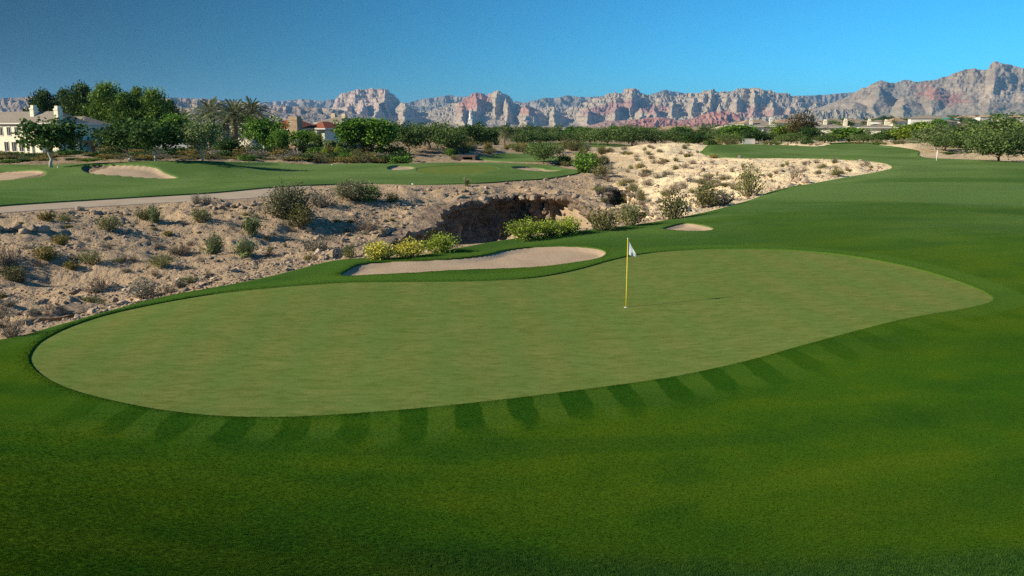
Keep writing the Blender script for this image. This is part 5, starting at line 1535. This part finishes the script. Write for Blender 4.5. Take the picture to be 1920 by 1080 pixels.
for i in range(9):
    boulder(-4 + i * 11 + rk.uniform(-4, 4), 432 + rk.uniform(-6, 6), rk.uniform(14, 30), '%s big boulder from the left in the dark ledge at the left edge' % ORD[i], 'boulders of the ledge at the left edge', rk)
for i in range(26):
    u = rk.uniform(60, 520); boulder(u, 565 - (u - 60) * 0.105 + rk.uniform(-45, 6), rk.uniform(5, 10), 'pale stone in the rubble above the grass, %s' % pick(u, [(150, 'by the gully'), (250, 'right of the gully'), (350, 'by the grey twiggy bush'), (440, 'below the tall spiky plant'), (9999, 'below the large creosote bush')]), 'stones above the near grass edge', rk)
for i in range(34):
    u = rk.uniform(620, 860); boulder(u, 452 - (u - 620) * 0.2 + rk.uniform(-24, 14), rk.uniform(6, 14), 'stone in the rubble left of the canyon wall, %s' % pick(u, [(680, 'by the green bush'), (740, 'behind the leftmost yellow bush'), (800, 'behind the middle yellow bush'), (9999, 'at the wall')]), 'stones left of the canyon wall', rk)
for i in range(26):
    u = rk.uniform(860, 1200); boulder(u, 361 + rk.uniform(-10, 8), rk.uniform(5, 13), 'stone on the canyon rim, %s' % pick(u, [(920, 'at its left end'), (980, 'above the left lime bush'), (1040, 'above the middle lime bush'), (1110, 'above the right lime bush'), (9999, 'by the dark hollow')]), 'stones on the canyon rim', rk)
for i in range(40):
    q = RIM[int(6 + (len(RIM) - 40) * (i + rk.random()) / 40.0)]
    o = link('rim_block', rk.choice(BOULDER), None, None, label='broken block on the lip of the canyon wall, %s' % pick(i, [(10, 'at its right end'), (20, 'right of its middle'), (30, 'left of its middle'), (99, 'at its left end')]), category='rock', group='blocks on the lip of the canyon wall')
    sz = rk.uniform(0.45, 1.25); bx_, by_ = q[0] + rk.uniform(-0.1, 0.7), q[1] - rk.uniform(0.0, 0.9)
    o.location = (bx_, by_, float(h_base(np.array([q[0]]), np.array([q[1]]))[0]) + rk.uniform(-0.30, 0.06)); o.scale = (sz * 1.4, sz, sz * rk.uniform(0.7, 1.0)); o.rotation_euler = (rk.uniform(-0.25, 0.25), rk.uniform(-0.25, 0.25), rk.uniform(0, 6.28))
for i in range(18):
    u = rk.uniform(1120, 1240); boulder(u, rk.uniform(372, 408), rk.uniform(6, 14), 'stone among the bushes right of the canyon, %s' % pick(u, [(1160, 'below the dark hollow'), (1200, 'behind the loose olive bush'), (9999, 'beside the dense dark bush')]), 'stones right of the canyon', rk)
for i in range(14):
    u = rk.uniform(1440, 1545); boulder(u, 272.5 + rk.uniform(-1.5, 1), rk.uniform(4, 8), 'pale stone edging the back of the right fairway', 'stones edging the right fairway', rk)

# ------------------------------------------------------------------ buildings
simple_mat('wall_cream', (0.78, 0.73, 0.55), (0.82, 0.77, 0.60), 0.6, 0.9, 0.1)
simple_mat('wall_tan', (0.52, 0.42, 0.29), (0.60, 0.50, 0.36), 0.6, 0.9, 0.1)
simple_mat('wall_white', (0.68, 0.66, 0.60), (0.76, 0.74, 0.68), 0.6, 0.9, 0.1)
simple_mat('trim_white', (0.66, 0.64, 0.57), (0.74, 0.72, 0.66), 1.0, 0.7)
simple_mat('door_brown', (0.06, 0.035, 0.025), (0.11, 0.06, 0.04), 3.0, 0.6)
simple_mat('metal_teal', (0.05, 0.30, 0.27), (0.08, 0.38, 0.34), 0.5, 0.5)
simple_mat('paint_white', (0.78, 0.78, 0.76), (0.84, 0.84, 0.82), 4.0, 0.5)
simple_mat('paint_yellow', (0.72, 0.56, 0.02), (0.80, 0.64, 0.03), 6.0, 0.45, 0, 0.4)
simple_mat('flag_cloth', (0.80, 0.82, 0.84), (0.86, 0.87, 0.88), 30.0, 0.8)
simple_mat('inner_shade_black', (0.01, 0.012, 0.008), (0.02, 0.02, 0.014), 20.0, 0.9)  # near black that stands for shade inside the cup and the tunnel
for nm, c1, c2 in (('roof_grey', (0.20, 0.175, 0.145), (0.30, 0.265, 0.22)), ('roof_red', (0.22, 0.07, 0.042), (0.31, 0.115, 0.07)), ('roof_tan', (0.36, 0.25, 0.16), (0.44, 0.32, 0.21))):
    nt = NT(new_mat(nm))
    mp = nt.node('ShaderNodeMapping'); nt.l.new(nt.node('ShaderNodeTexCoord').outputs['Object'], mp.inputs[0]); mp.inputs['Scale'].default_value = (3.2, 3.2, 7.0)
    v = nt.voro(1.0, mp.outputs[0], 'Color'); n = nt.noise(0.7, 3)
    c = nt.mix(nt.math('ADD', nt.math('MULTIPLY', v, 0.7), nt.math('MULTIPLY', n, 0.3)), c1, c2)
    nt.out(c, 0.9, nt.bump(v, 0.5, 0.06), 0.1)
nt = NT(new_mat('glass_dark')); nt.out((0.03, 0.04, 0.05), 0.08, None, 0.6)
nt = NT(new_mat('stone_block'))
mp = nt.node('ShaderNodeMapping'); nt.l.new(nt.node('ShaderNodeTexCoord').outputs['Object'], mp.inputs[0]); mp.inputs['Scale'].default_value = (1.6, 1.6, 3.0)
vv = nt.voro(1.0, mp.outputs[0], 'Color')
nt.out(nt.mix(vv, (0.30, 0.215, 0.14), (0.44, 0.34, 0.235)), 0.9, nt.bump(vv, 0.6, 0.08), 0.1)

def hip_roof(mb, x0, y0, x1, y1, z, rise, oh):
    x0 -= oh; y0 -= oh; x1 += oh; y1 += oh
    w, dpt = x1 - x0, y1 - y0
    m = min(w, dpt) / 2
    if w >= dpt:
        r0 = (x0 + m, (y0 + y1) / 2, z + rise); r1 = (x1 - m, (y0 + y1) / 2, z + rise)
        Fc = [(0, 1, 5, 4), (1, 2, 5), (2, 3, 4, 5), (3, 0, 4)]
    else:
        r0 = ((x0 + x1) / 2, y0 + m, z + rise); r1 = ((x0 + x1) / 2, y1 - m, z + rise)
        Fc = [(0, 1, 4), (1, 2, 5, 4), (2, 3, 5), (3, 0, 4, 5)]
    mb.add([(x0, y0, z), (x1, y0, z), (x1, y1, z), (x0, y1, z), r0, r1], Fc)
    mb.add([(x0, y0, z), (x1, y0, z), (x1, y1, z), (x0, y1, z)], [(3, 2, 1, 0)])

def house(name, label, u, d, th, blocks, wall, roof, chimneys=(), windows=(), columns=(), doors=(), group=None, category='house', balcony=None, chim_mat=None, zb=None):
    """local frame: x along the front, y into the house, front wall at y = 0"""
    x, _, _ = at_depth(u, 240, d)
    props = dict(label=label, category=category)
    if group:
        props['group'] = group
    root = empty(name, (x, d, gz(x, d) - 0.1 if zb is None else zb), math.radians(th), **props)
    for (x0, y0, x1, y1, h, rise, oh) in blocks:
        mb = MB(); mb.box(x0, y0, -2.0, x1, y1, h)
        mb.build('wall', wall, root)
        rf = MB(); hip_roof(rf, x0, y0, x1, y1, h + 0.22, rise, oh)
        ro = rf.build('roof', roof, root)
        ev = MB(); ev.box(x0 - oh + 0.02, y0 - oh + 0.02, h + 0.003, x1 + oh - 0.02, y1 + oh - 0.02, h + 0.215)
        ev.build('eave', 'trim_white', ro)
    for (cx_, cy_, w, dp, z0, z1) in chimneys:
        mb = MB(); mb.box(cx_ - w / 2, cy_ - dp / 2, z0, cx_ + w / 2, cy_ + dp / 2, z1)
        ch = mb.build('chimney', chim_mat or wall, root)
        cp = MB(); cp.box(cx_ - w / 2 + 0.12, cy_ - dp / 2 + 0.12, z1 + 0.002, cx_ + w / 2 - 0.12, cy_ + dp / 2 - 0.12, z1 + 0.42)
        cp.box(cx_ - w / 2 - 0.06, cy_ - dp / 2 - 0.06, z1 - 0.25, cx_ + w / 2 + 0.06, cy_ + dp / 2 + 0.06, z1 - 0.1)
        cp.build('chimney_cap', chim_mat or wall, ch)
    for (side, at, plane, z0, w, h) in windows:
        fr = MB(); pn = MB()
        if side == 'F':
            fr.box(at - w / 2 - 0.1, plane - 0.07, z0 - 0.12, at + w / 2 + 0.1, plane + 0.02, z0 + h + 0.12)
            pn.box(at - w / 2, plane - 0.085, z0, at + w / 2, plane - 0.02, z0 + h)
            pn2 = (at - 0.03, plane - 0.10, z0, at + 0.03, plane - 0.03, z0 + h)
        else:
            fr.box(plane - 0.02, at - w / 2 - 0.1, z0 - 0.12, plane + 0.07, at + w / 2 + 0.1, z0 + h + 0.12)
            pn.box(plane + 0.02, at - w / 2, z0, plane + 0.085, at + w / 2, z0 + h)
            pn2 = (plane + 0.03, at - 0.03, z0, plane + 0.10, at + 0.03, z0 + h)
        wo = fr.build('window', 'trim_white', root)
        pn.build('pane', 'glass_dark', wo)
        mm = MB(); mm.box(*pn2); mm.build('mullion', 'trim_white', wo)
    for (cx_, cy_, r, h) in columns:
        mb = MB(); mb.box(cx_ - r, cy_ - r, -0.5, cx_ + r, cy_ + r, h); mb.box(cx_ - r - 0.08, cy_ - r - 0.08, h - 0.3, cx_ + r + 0.08, cy_ + r + 0.08, h - 0.004)
        mb.build('column', wall, root)
    for (side, at, plane, w, h, mt) in doors:
        mb = MB()
        if side == 'F':
            mb.box(at - w / 2, plane - 0.06, 0, at + w / 2, plane + 0.02, h)
        else:
            mb.box(plane - 0.02, at - w / 2, 0, plane + 0.06, at + w / 2, h)
        mb.build('door', mt, root)
    if balcony:
        (x0, y0, z0, x1, y1, z1) = balcony
        mb = MB(); mb.box(x0, y0, z0, x1, y1, z1); mb.build('porch_roof', roof, root)
    return root

house('cream_house', 'two storey cream house with grey tile roof and two chimneys', 107, 142, -27,
      [(-24, 0, 0, 5.2, 5.0, 1.9, 0.5), (-13, 5.21, -0.6, 10.2, 4.8, 1.3, 0.4)], 'wall_cream', 'roof_grey',
      chimneys=[(-7.8, 1.6, 0.95, 0.9, 5.0, 7.7), (-0.75, 1.0, 1.0, 0.9, 4.6, 7.5)],
      windows=[('F', p, 0, 3.15, 0.95, 1.35) for p in (-4.3, -8.4, -10.5, -12.6, -14.8)] + [('F', p, 0, 0.5, 1.1, 1.5) for p in (-7.6, -9.6, -11.6, -13.6)] + [('R', 2.6, 0, 3.0, 0.9, 1.3), ('R', 7.6, -0.6, 3.0, 0.8, 1.2)],
      columns=[(-4.0, -1.9, 0.28, 2.2), (-1.4, -1.9, 0.28, 2.2), (1.9, 2.0, 0.26, 2.2), (1.9, 6.0, 0.26, 2.2), (1.9, 9.8, 0.26, 2.2)],
      doors=[('F', -2.7, 0, 1.8, 2.1, 'glass_dark'), ('R', 3.0, 0, 2.2, 2.1, 'door_brown'), ('R', 7.8, -0.6, 2.6, 2.1, 'glass_dark')], balcony=(-0.55, 1.5, 2.2, 2.4, 10.3, 2.42), zb=1.15)
# porch roof on the sunny side
house('red_roofed_house', 'cream house with red tile roofs and a square stone chimney behind the palms', 474, 164, -26,
      [(-7.6, 0, 0, 6, 4.9, 1.3, 0.45), (5.0, -1.5, 11.0, 5.5, 3.8, 1.9, 1.0), (13.4, -0.5, 17.2, 5, 3.9, 1.2, 0.8)], 'wall_cream', 'roof_red',
      chimneys=[(12.2, -2.4, 2.1, 1.5, -0.5, 5.8)], chim_mat='stone_block',
      windows=[('F', 6.4, -1.5, 1.0, 1.0, 1.6), ('F', 8.4, -1.5, 1.0, 1.0, 1.6), ('R', 2.5, 0, 2.5, 1.0, 1.2)],
      columns=[(5.4, -3.2, 0.16, 3.6), (7.4, -3.2, 0.16, 3.6), (9.4, -3.2, 0.16, 3.6), (13.8, -2.2, 0.16, 3.7), (16.8, -2.2, 0.16, 3.7)],
      doors=[('F', 15.2, -0.5, 2.4, 2.6, 'glass_dark')], balcony=(5.0, -3.6, 3.6, 11.0, -2.52, 3.78), zb=1.35)
house('grey_roofed_house', 'tan house with a flat grey hip roof and two small chimneys', 646, 212, -24,
      [(-8.0, 0, 0, 7, 5.2, 1.5, 0.7)], 'wall_tan', 'roof_grey', chimneys=[(-5.4, 3.4, 1.2, 1.0, 5, 7.3), (-2.3, 3.4, 1.2, 1.0, 5, 7.2)], windows=[('F', -1.2, 0, 2.8, 0.9, 1.4), ('F', -4.2, 0, 2.8, 0.9, 1.4)], zb=1.4)
house('chimney_house', 'low grey roofed house with two white chimneys beyond the right fairway', 1447, 275, -8, [(-7.5, 0, 1.0, 8, 4.6, 1.5, 0.6)], 'wall_white', 'roof_grey', chimneys=[(-6.3, 1, 0.9, 0.9, 4, 6.9), (-0.2, 1, 1.0, 1.0, 4, 7.2)], windows=[('F', -5, 0, 2.6, 1.0, 1.2), ('F', -2, 0, 2.6, 1.0, 1.2)])
house('beige_house', 'beige two storey house right of the tall brown tree', 1582, 268, -10, [(-9, 0, 0, 8, 4.3, 1.3, 0.6), (-5, -2.5, -2, -0.01, 2.2, 0.6, 0.3)], 'wall_cream', 'roof_grey', chimneys=[(-5.2, 2, 1.0, 0.9, 4, 6.4), (1.0, 3, 1.0, 1.0, -0.5, 6.6)], windows=[('F', -7.4, 0, 2.6, 0.9, 1.2), ('F', -1.4, 0, 2.6, 0.9, 1.2)], doors=[('F', -3.5, -2.5, 1.2, 1.9, 'door_brown')])
house('cream_villa', 'cream villa with low grey roof behind the small dark trees on the right', 1681, 262, -12, [(-9.6, 0, 0, 8, 4.0, 1.0, 0.7)], 'wall_cream', 'roof_grey', chimneys=[(-7.4, 2.5, 0.9, 0.9, 4, 6.3), (-2.6, 2.5, 0.8, 0.8, 4, 6.2)], windows=[('F', -8.0, 0, 2.2, 0.9, 1.1), ('F', -3.5, 0, 2.2, 1.8, 1.1), ('F', -1.4, 0, 2.2, 0.9, 1.1)])
house('tan_hall', 'long low hall with a broad tan hip roof in the far centre', 1320, 420, -6, [(-25, 0, 0, 16, 2.4, 2.6, 1.0)], 'wall_white', 'roof_tan', windows=[('F', -22, 0, 0.8, 1.6, 1.2), ('F', -3, 0, 0.8, 1.6, 1.2)], category='building')
house('pale_hall', 'pale roofed hall left of the white chimneys', 1372, 330, -18, [(-8, 0, 0, 8, 3.4, 1.4, 0.5)], 'wall_white', 'wall_tan', windows=[('F', -4, 0, 1.0, 1.2, 1.2)], category='building')
house('white_building', 'long white low building behind the central tree row', 1116, 560, -4, [(-26, 0, 0, 9, 3.3, 0.5, 0.3)], 'wall_white', 'wall_white', windows=[('F', -20, 0, 1.0, 1.6, 1.2), ('F', -8, 0, 1.0, 1.6, 1.2)], category='building')
house('teal_building', 'building with a teal metal roof among the far houses', 1796, 760, -6, [(-15, 0, 0, 10, 3.6, 1.6, 0.8)], 'wall_white', 'metal_teal', windows=[('F', -11, 0, 1.0, 1.6, 1.4), ('F', -4, 0, 1.0, 1.6, 1.4)], category='building')

# white church spire
def church():
    x, d, _ = at_depth(882, 240, 620)
    r = empty('church', (x, d, gz(x, d) - 0.2), math.radians(-8), label='white church with a thin pointed steeple above the dark trees', category='church')
    mb = MB(); mb.box(-1.4, -1.4, -0.5, 1.4, 1.4, 10.2); mb.build('tower', 'paint_white', r)
    mb = MB(); mb.box(-1.6, -1.6, 10.203, 1.6, 1.6, 10.6); b = mb.build('cornice', 'paint_white', r)
    mb = MB(); mb.tube([(0, 0, 10.603), (0, 0, 13.0), (0, 0, 19.0)], [1.25, 0.75, 0.05], 8); mb.build('spire', 'paint_white', r)
    mb = MB(); mb.box(1.45, -2.6, -0.5, 10.0, 2.6, 5.2); mb.build('nave', 'wall_white', r)
    mb = MB(); hip_roof(mb, 1.45, -2.6, 10.0, 2.6, 5.203, 2.2, 0.3); mb.build('roof', 'roof_grey', r)
church()

# far town on the rising plain to the right: small houses copied one by one
TOWN = []
for k, (wl_, rf_) in enumerate((('wall_white', 'roof_grey'), ('wall_cream', 'roof_tan'), ('wall_tan', 'roof_grey'), ('wall_white', 'roof_tan'))):
    a = MB(); a.box(-6, -4, -1, 6, 4, 4.6); b = MB(); hip_roof(b, -6, -4, 6, 4, 4.603, 1.8, 0.5)
    ma = a.mesh('wall'); ma.materials.append(MATS[wl_]); mr = b.mesh('roof'); mr.materials.append(MATS[rf_])
    TOWN.append((ma, mr))
rt = random.Random(31)
for i in range(86):
    far = i >= 34
    u = rt.uniform(1530, 1960) if far else rt.uniform(1330, 1930)
    d = rt.uniform(900, 2600) if far else rt.uniform(420, 900)
    x = at_depth(u, 240, d)[0]
    r = empty('far_house', (x, d, gz(x, d) - 0.3), rt.uniform(-0.6, 0.6), (rt.uniform(0.8, 1.6), 1, rt.uniform(0.8, 1.25)),
              label=('small pale house of the far town, %s' % pick(u, [(1620, 'behind the beige house'), (1720, 'behind the cream villa'), (1800, 'by the teal roof'), (1880, 'right of the teal roof'), (9999, 'at the right edge')])) if far else ('pale house just beyond the trees, %s' % pick(u, [(1420, 'left of the white chimneys'), (1520, 'by the tall brown tree'), (1620, 'behind the beige house'), (1720, 'behind the cream villa'), (1820, 'near the teal roof'), (9999, 'at the right edge')])), category='house', group='houses of the far town' if far else 'houses beyond the right hand trees')
    ma, mr = TOWN[rt.randrange(4)]
    link('wall', ma, r); link('roof', mr, r)

# far trees standing between the houses and the plain
FT = ['mesq_a', 'mesq_b', 'dark_b', 'round', 'dark_b', 'mesq_a']
for i in range(126):
    zone = i % 3 if i < 78 else i % 2
    if zone == 0:
        u = rt.uniform(1320, 1940); d = rt.uniform(255, 420) if i % 2 else rt.uniform(420, 900); lab = 'far %s tree among the houses, %s' % ('near' if d < 420 else 'distant', pick(u, [(1420, 'left of the white chimneys'), (1500, 'behind the white chimneys'), (1600, 'behind the beige house'), (1700, 'behind the cream villa'), (1800, 'by the teal roof'), (9999, 'above the right hand mesquites')])); grp = 'far trees among the houses on the right'
    elif zone == 1:
        u = rt.uniform(860, 1340); d = rt.uniform(330, 760); lab = 'far dark tree behind the central row, %s' % pick(u, [(900, 'below the steeple'), (960, 'behind the lone palm'), (1040, 'right of the lone palm'), (1120, 'by the long white building'), (1220, 'left of the tan hall'), (9999, 'by the tan hall')]); grp = 'far trees behind the central row'
    else:
        u = rt.uniform(-20, 900); d = rt.uniform(200, 420); lab = 'tree in the background, %s' % pick(u, [(110, 'behind the cream house'), (330, 'behind the pine grove'), (480, 'behind the palms'), (600, 'behind the red roofed house'), (740, 'behind the two round trees'), (9999, 'behind the mesquite clump')]); grp = 'trees behind the houses on the left'
    x = at_depth(u, 240, d)[0]
    h = rt.uniform(4.0, 6.2) if zone != 2 else rt.uniform(4.5, 6.5)
    plant('far_tree', rt.choice(FT), x, d, rt.uniform(6, 10), h, lab, 'tree', grp)
for i in range(60):
    u = rt.uniform(1560, 1960); d = rt.uniform(900, 2400)
    x = at_depth(u, 240, d)[0]
    plant('far_tree', rt.choice(FT), x, d, rt.uniform(8, 16), rt.uniform(5, 9), 'tiny dark tree of the far town, %s' % pick(u, [(1640, 'behind the beige house'), (1700, 'behind the cream villa'), (1760, 'left of the teal roof'), (1820, 'right of the teal roof'), (1880, 'above the pale trees'), (9999, 'at the right edge')]), 'tree', 'trees of the far town', parts=False)

# garden wall, tunnel, post
def wall_px(name, label, u0, u1, d, vtop, mat, thick=0.25):
    x0 = at_depth(u0, 240, d)[0]; x1, _, zt = at_depth(u1, vtop, d)
    zb = min(gz(x0, d), gz(x1, d)) - 0.3
    r = empty(name, (x0, d, zb), 0, label=label, category='wall')
    mb = MB(); mb.box(0, 0, 0, x1 - x0, thick, zt - zb - 0.08); mb.build('wall_body', mat, r)
    mb = MB(); mb.box(-0.05, -0.05, zt - zb - 0.077, x1 - x0 + 0.05, thick + 0.05, zt - zb); mb.build('coping', mat, r)
wall_px('garden_wall', 'white garden wall between the pines and the pale green tree', 283, 350, 143, 269, 'wall_white')
wall_px('block_wall', 'low tan wall at the back of the right fairway below the brown tree', 1500, 1545, 204, 265, 'wall_tan')
wall_px('block_wall', 'tan wall behind the end of the right fairway', 1685, 1735, 196, 263, 'wall_tan')
wall_px('white_wall', 'small white wall in the trees beyond the right fairway', 1393, 1416, 232, 260, 'wall_white')

def tunnel():
    x, d = hit(876, 300, lookup)
    r = empty('tunnel_portal', (x, d + 1.0, gz(x, d) - 0.75), -0.2, label='dark tunnel mouth in the bank left of the small fairway strip', category='tunnel')
    mb = MB(); mb.box(-2.6, 0, 0, -0.75, 3, 1.15); mb.box(0.75, 0, 0, 1.2, 3, 1.15); mb.box(-2.6, 0.003, 1.153, 1.2, 3, 1.4); mb.build('portal_frame', 'bark_brown', r)
    mb = MB(); mb.box(-0.74, 2.5, 0, 0.74, 2.9, 1.15); mb.build('tunnel_shade_panel', 'inner_shade_black', r)  # black panel paints the shade deep inside the tunnel
tunnel()

def marker_post():
    x, d = hit(1756, 302, lookup)
    r = empty('marker_post', (x, d, gz(x, d)), 0, label='slim white marker post at the edge of the right fairway', category='post')
    mb = MB(); mb.tube([(0, 0, -0.1), (0, 0, 1.25)], [0.055, 0.05], 10); mb.build('shaft', 'paint_white', r, True)
    mb = MB(); mb.tube([(0, 0, 1.252), (0, 0, 1.30), (0, 0, 1.33)], [0.056, 0.045, 0.015], 10); mb.build('cap', 'paint_white', r, True)
marker_post()
for u, v, lab in ((774, 348, 'tiny white marker stone below the far green'), (623, 311, 'tiny white marker stone at the back of the far fairway'), (109, 316, 'tiny white marker stone beside the pale trunked tree')):
    x, d = hit(u, v, lookup)
    o = link('marker_stone', BOULDER[0], None, None, label=lab, category='marker')
    m = BOULDER[0].copy(); m.materials.clear(); m.materials.append(MATS['paint_white']); o.data = m
    o.location = (x, d, gz(x, d) + 0.14); o.scale = (0.22, 0.22, 0.28)

# ------------------------------------------------------------------ flagstick
def flagstick():
    x, y = hit(1174, 577, lookup)
    z = gz(x, y) + 0.015
    r = empty('golf_flagstick', (x, y, z), 0, label='yellow flagstick with a limp white flag standing in the putting green', category='flagstick')
    mb = MB(); mb.tube([(0, 0, -0.1), (0, 0, 0.4), (0, 0, 2.14)], [0.016, 0.015, 0.012], 10)
    mb.build('pole', 'paint_yellow', r, True)
    mb = MB(); mb.tube([(0, 0, 2.141), (0, 0, 2.16), (0, 0, 2.172)], [0.02, 0.02, 0.008], 10); mb.build('finial', 'paint_white', r, True)
    # limp cloth: hoist edge on the pole, free corner hanging down to the right
    nu, nv = 22, 16
    V = []
    for i in range(nu):
        s = i / (nu - 1)
        for j in range(nv):
            t = j / (nv - 1)
            zt = 2.12 - 0.34 * s ** 0.85; zb = 1.70 - 0.145 * s ** 0.7 * 0.9
            if s > 0:
                zt = 2.12 - 0.50 * s ** 0.9
            X = 0.015 + 0.275 * s * (1 - 0.06 * t)
            wob = 0.02 * s * math.sin(7 * s + 3 * t) + 0.012 * math.sin(11 * s + 2) * s
            V.append((X, wob - 0.02 * s, zt + (zb - zt) * t - 0.02 * math.sin(6 * s) * t))
    F = []
    for i in range(nu - 1):
        for j in range(nv - 1):
            a = i * nv + j
            F.append((a, a + nv, a + nv + 1, a + 1))
    n = len(V); back = [(p[0], p[1] + 0.004, p[2]) for p in V]
    F2 = [(d_ + n, c_ + n, b_ + n, a_ + n) for a_, b_, c_, d_ in F]
    mb = MB(); mb.add(V + back, F + F2); mb.build('flag', 'flag_cloth', r, True)
    mb = MB()
    ring = []
    for k in range(24):
        a = 2 * math.pi * k / 24
        ring += [(0.046 * math.cos(a), 0.046 * math.sin(a), 0.006), (0.062 * math.cos(a), 0.062 * math.sin(a), 0.008), (0.062 * math.cos(a), 0.062 * math.sin(a), -0.04)]
    F = []
    for k in range(24):
        k2 = (k + 1) % 24
        F += [(k * 3, k * 3 + 1, k2 * 3 + 1, k2 * 3), (k * 3 + 1, k * 3 + 2, k2 * 3 + 2, k2 * 3 + 1)]
    mb.add(ring, F); cup = mb.build('cup', 'paint_white', r, True)
    mb = MB(); mb.add([(0.047 * math.cos(2 * math.pi * k / 24), 0.047 * math.sin(2 * math.pi * k / 24), 0.004) for k in range(24)], [tuple(range(24))]); mb.build('cup_shade_disc', 'inner_shade_black', cup)  # flat black disc paints the shade inside the cup
flagstick()

# ------------------------------------------------------------------ standing grass in the near fairway
def grass():
    nt = NT(new_mat('grass_blade'))
    c, _, _ = turf_color(nt, 'INSTANCER')
    hs = nt.node('ShaderNodeHueSaturation'); hs.inputs['Value'].default_value = 1.35
    nt.l.new(c, hs.inputs['Color'])
    nt.out(hs.outputs[0], 0.8, None, 0.0, transl=0.25)
    rng = np.random.default_rng(5)
    # open turf in front of the camera, thinning out with distance
    n = 230000
    a = np.arctan((rng.uniform(-120, 2040, n) - 960) / 1550.0)
    r = 8.6 + 10.0 * rng.uniform(0, 1, n) ** 1.15
    x = r * np.sin(a); y = r * np.cos(a)
    keep = rng.uniform(0, 1, n) < 1.15 - (r - 8.6) / 10.0
    # a denser fringe along the edges of the green and the bunker
    ex, ey = [], []
    for poly, m in ((G1, 22000), (BUNK[0], 9000), (BUNK[1], 2000)):
        seg = np.linalg.norm(np.roll(poly, -1, 0) - poly, axis=1); k = rng.choice(len(poly), m, p=seg / seg.sum())
        t = rng.uniform(0, 1, m)[:, None]
        p = poly[k] * (1 - t) + np.roll(poly, -1, 0)[k] * t + rng.normal(size=(m, 2)) * 0.13
        ex.append(p[:, 0]); ey.append(p[:, 1])
    ne = sum(map(len, ex))
    x = np.concatenate([x[keep]] + ex); y = np.concatenate([y[keep]] + ey); edge = np.concatenate([np.zeros(keep.sum()), np.ones(ne)])
    ok = (_look(FLD['turf'], x, y) > 0.05) & (_look(FLD['green'], x, y) < -0.005) & (_look(FLD['bunker'], x, y) < -0.005)
    x, y, edge = x[ok], y[ok], edge[ok]
    rm = _look(ROUGH, x, y)
    z = lookup(x, y) + 0.052
    me = bpy.data.meshes.new('grass_blades')
    me.vertices.add(len(x)); me.vertices.foreach_set('co', np.stack([x, y, z], 1).astype(np.float32).ravel())
    for nm, val in (('size', (0.42 + 0.55 * rm + 0.02 * edge) * rng.uniform(0.6, 1.25, len(x))), ('spin', rng.uniform(0, 6.28, len(x))), ('sd_green', _look(FLD['sd_green'], x, y)), ('rough_mask', rm)):
        at = me.attributes.new(nm, 'FLOAT', 'POINT'); at.data.foreach_set('value', val.astype(np.float32))
    me.update()
    me.materials.append(MATS['grass_blade'])
    o = link('grass_blades', me, None, None, kind='stuff', label='short grass standing in the near fairway')
    ng = bpy.data.node_groups.new('grass_blades', 'GeometryNodeTree')
    ng.interface.new_socket('Geometry', in_out='INPUT', socket_type='NodeSocketGeometry')
    ng.interface.new_socket('Geometry', in_out='OUTPUT', socket_type='NodeSocketGeometry')
    N = ng.nodes; L = ng.links
    gi = N.new('NodeGroupInput'); go = N.new('NodeGroupOutput')
    join = N.new('GeometryNodeJoinGeometry')
    cone = N.new('GeometryNodeMeshCone')
    cone.inputs['Vertices'].default_value = 3; cone.inputs['Radius Top'].default_value = 0.0; cone.inputs['Radius Bottom'].default_value = 0.0030; cone.inputs['Depth'].default_value = 0.034
    for k in range(9):
        t = N.new('GeometryNodeTransform')
        q = k * 2.4; rad = 0.011 * math.sqrt(k + 0.3)
        t.inputs['Translation'].default_value = (rad * math.cos(q), rad * math.sin(q), 0)
        t.inputs['Rotation'].default_value = (0.5 * math.cos(q * 1.7), 0.5 * math.sin(q * 1.3), q)
        L.new(cone.outputs['Mesh'], t.inputs['Geometry']); L.new(t.outputs['Geometry'], join.inputs['Geometry'])
    sm = N.new('GeometryNodeSetMaterial'); sm.inputs['Material'].default_value = MATS['grass_blade']
    L.new(join.outputs['Geometry'], sm.inputs['Geometry'])
    iop = N.new('GeometryNodeInstanceOnPoints')
    ns = N.new('GeometryNodeInputNamedAttribute'); ns.data_type = 'FLOAT'; ns.inputs['Name'].default_value = 'size'
    nsp = N.new('GeometryNodeInputNamedAttribute'); nsp.data_type = 'FLOAT'; nsp.inputs['Name'].default_value = 'spin'
    cx_ = N.new('ShaderNodeCombineXYZ'); L.new(nsp.outputs['Attribute'], cx_.inputs['Z'])
    L.new(gi.outputs[0], iop.inputs['Points']); L.new(sm.outputs['Geometry'], iop.inputs['Instance'])
    L.new(cx_.outputs[0], iop.inputs['Rotation']); L.new(ns.outputs['Attribute'], iop.inputs['Scale'])
    L.new(iop.outputs['Instances'], go.inputs[0])
    md = o.modifiers.new('blades', 'NODES'); md.node_group = ng
grass()
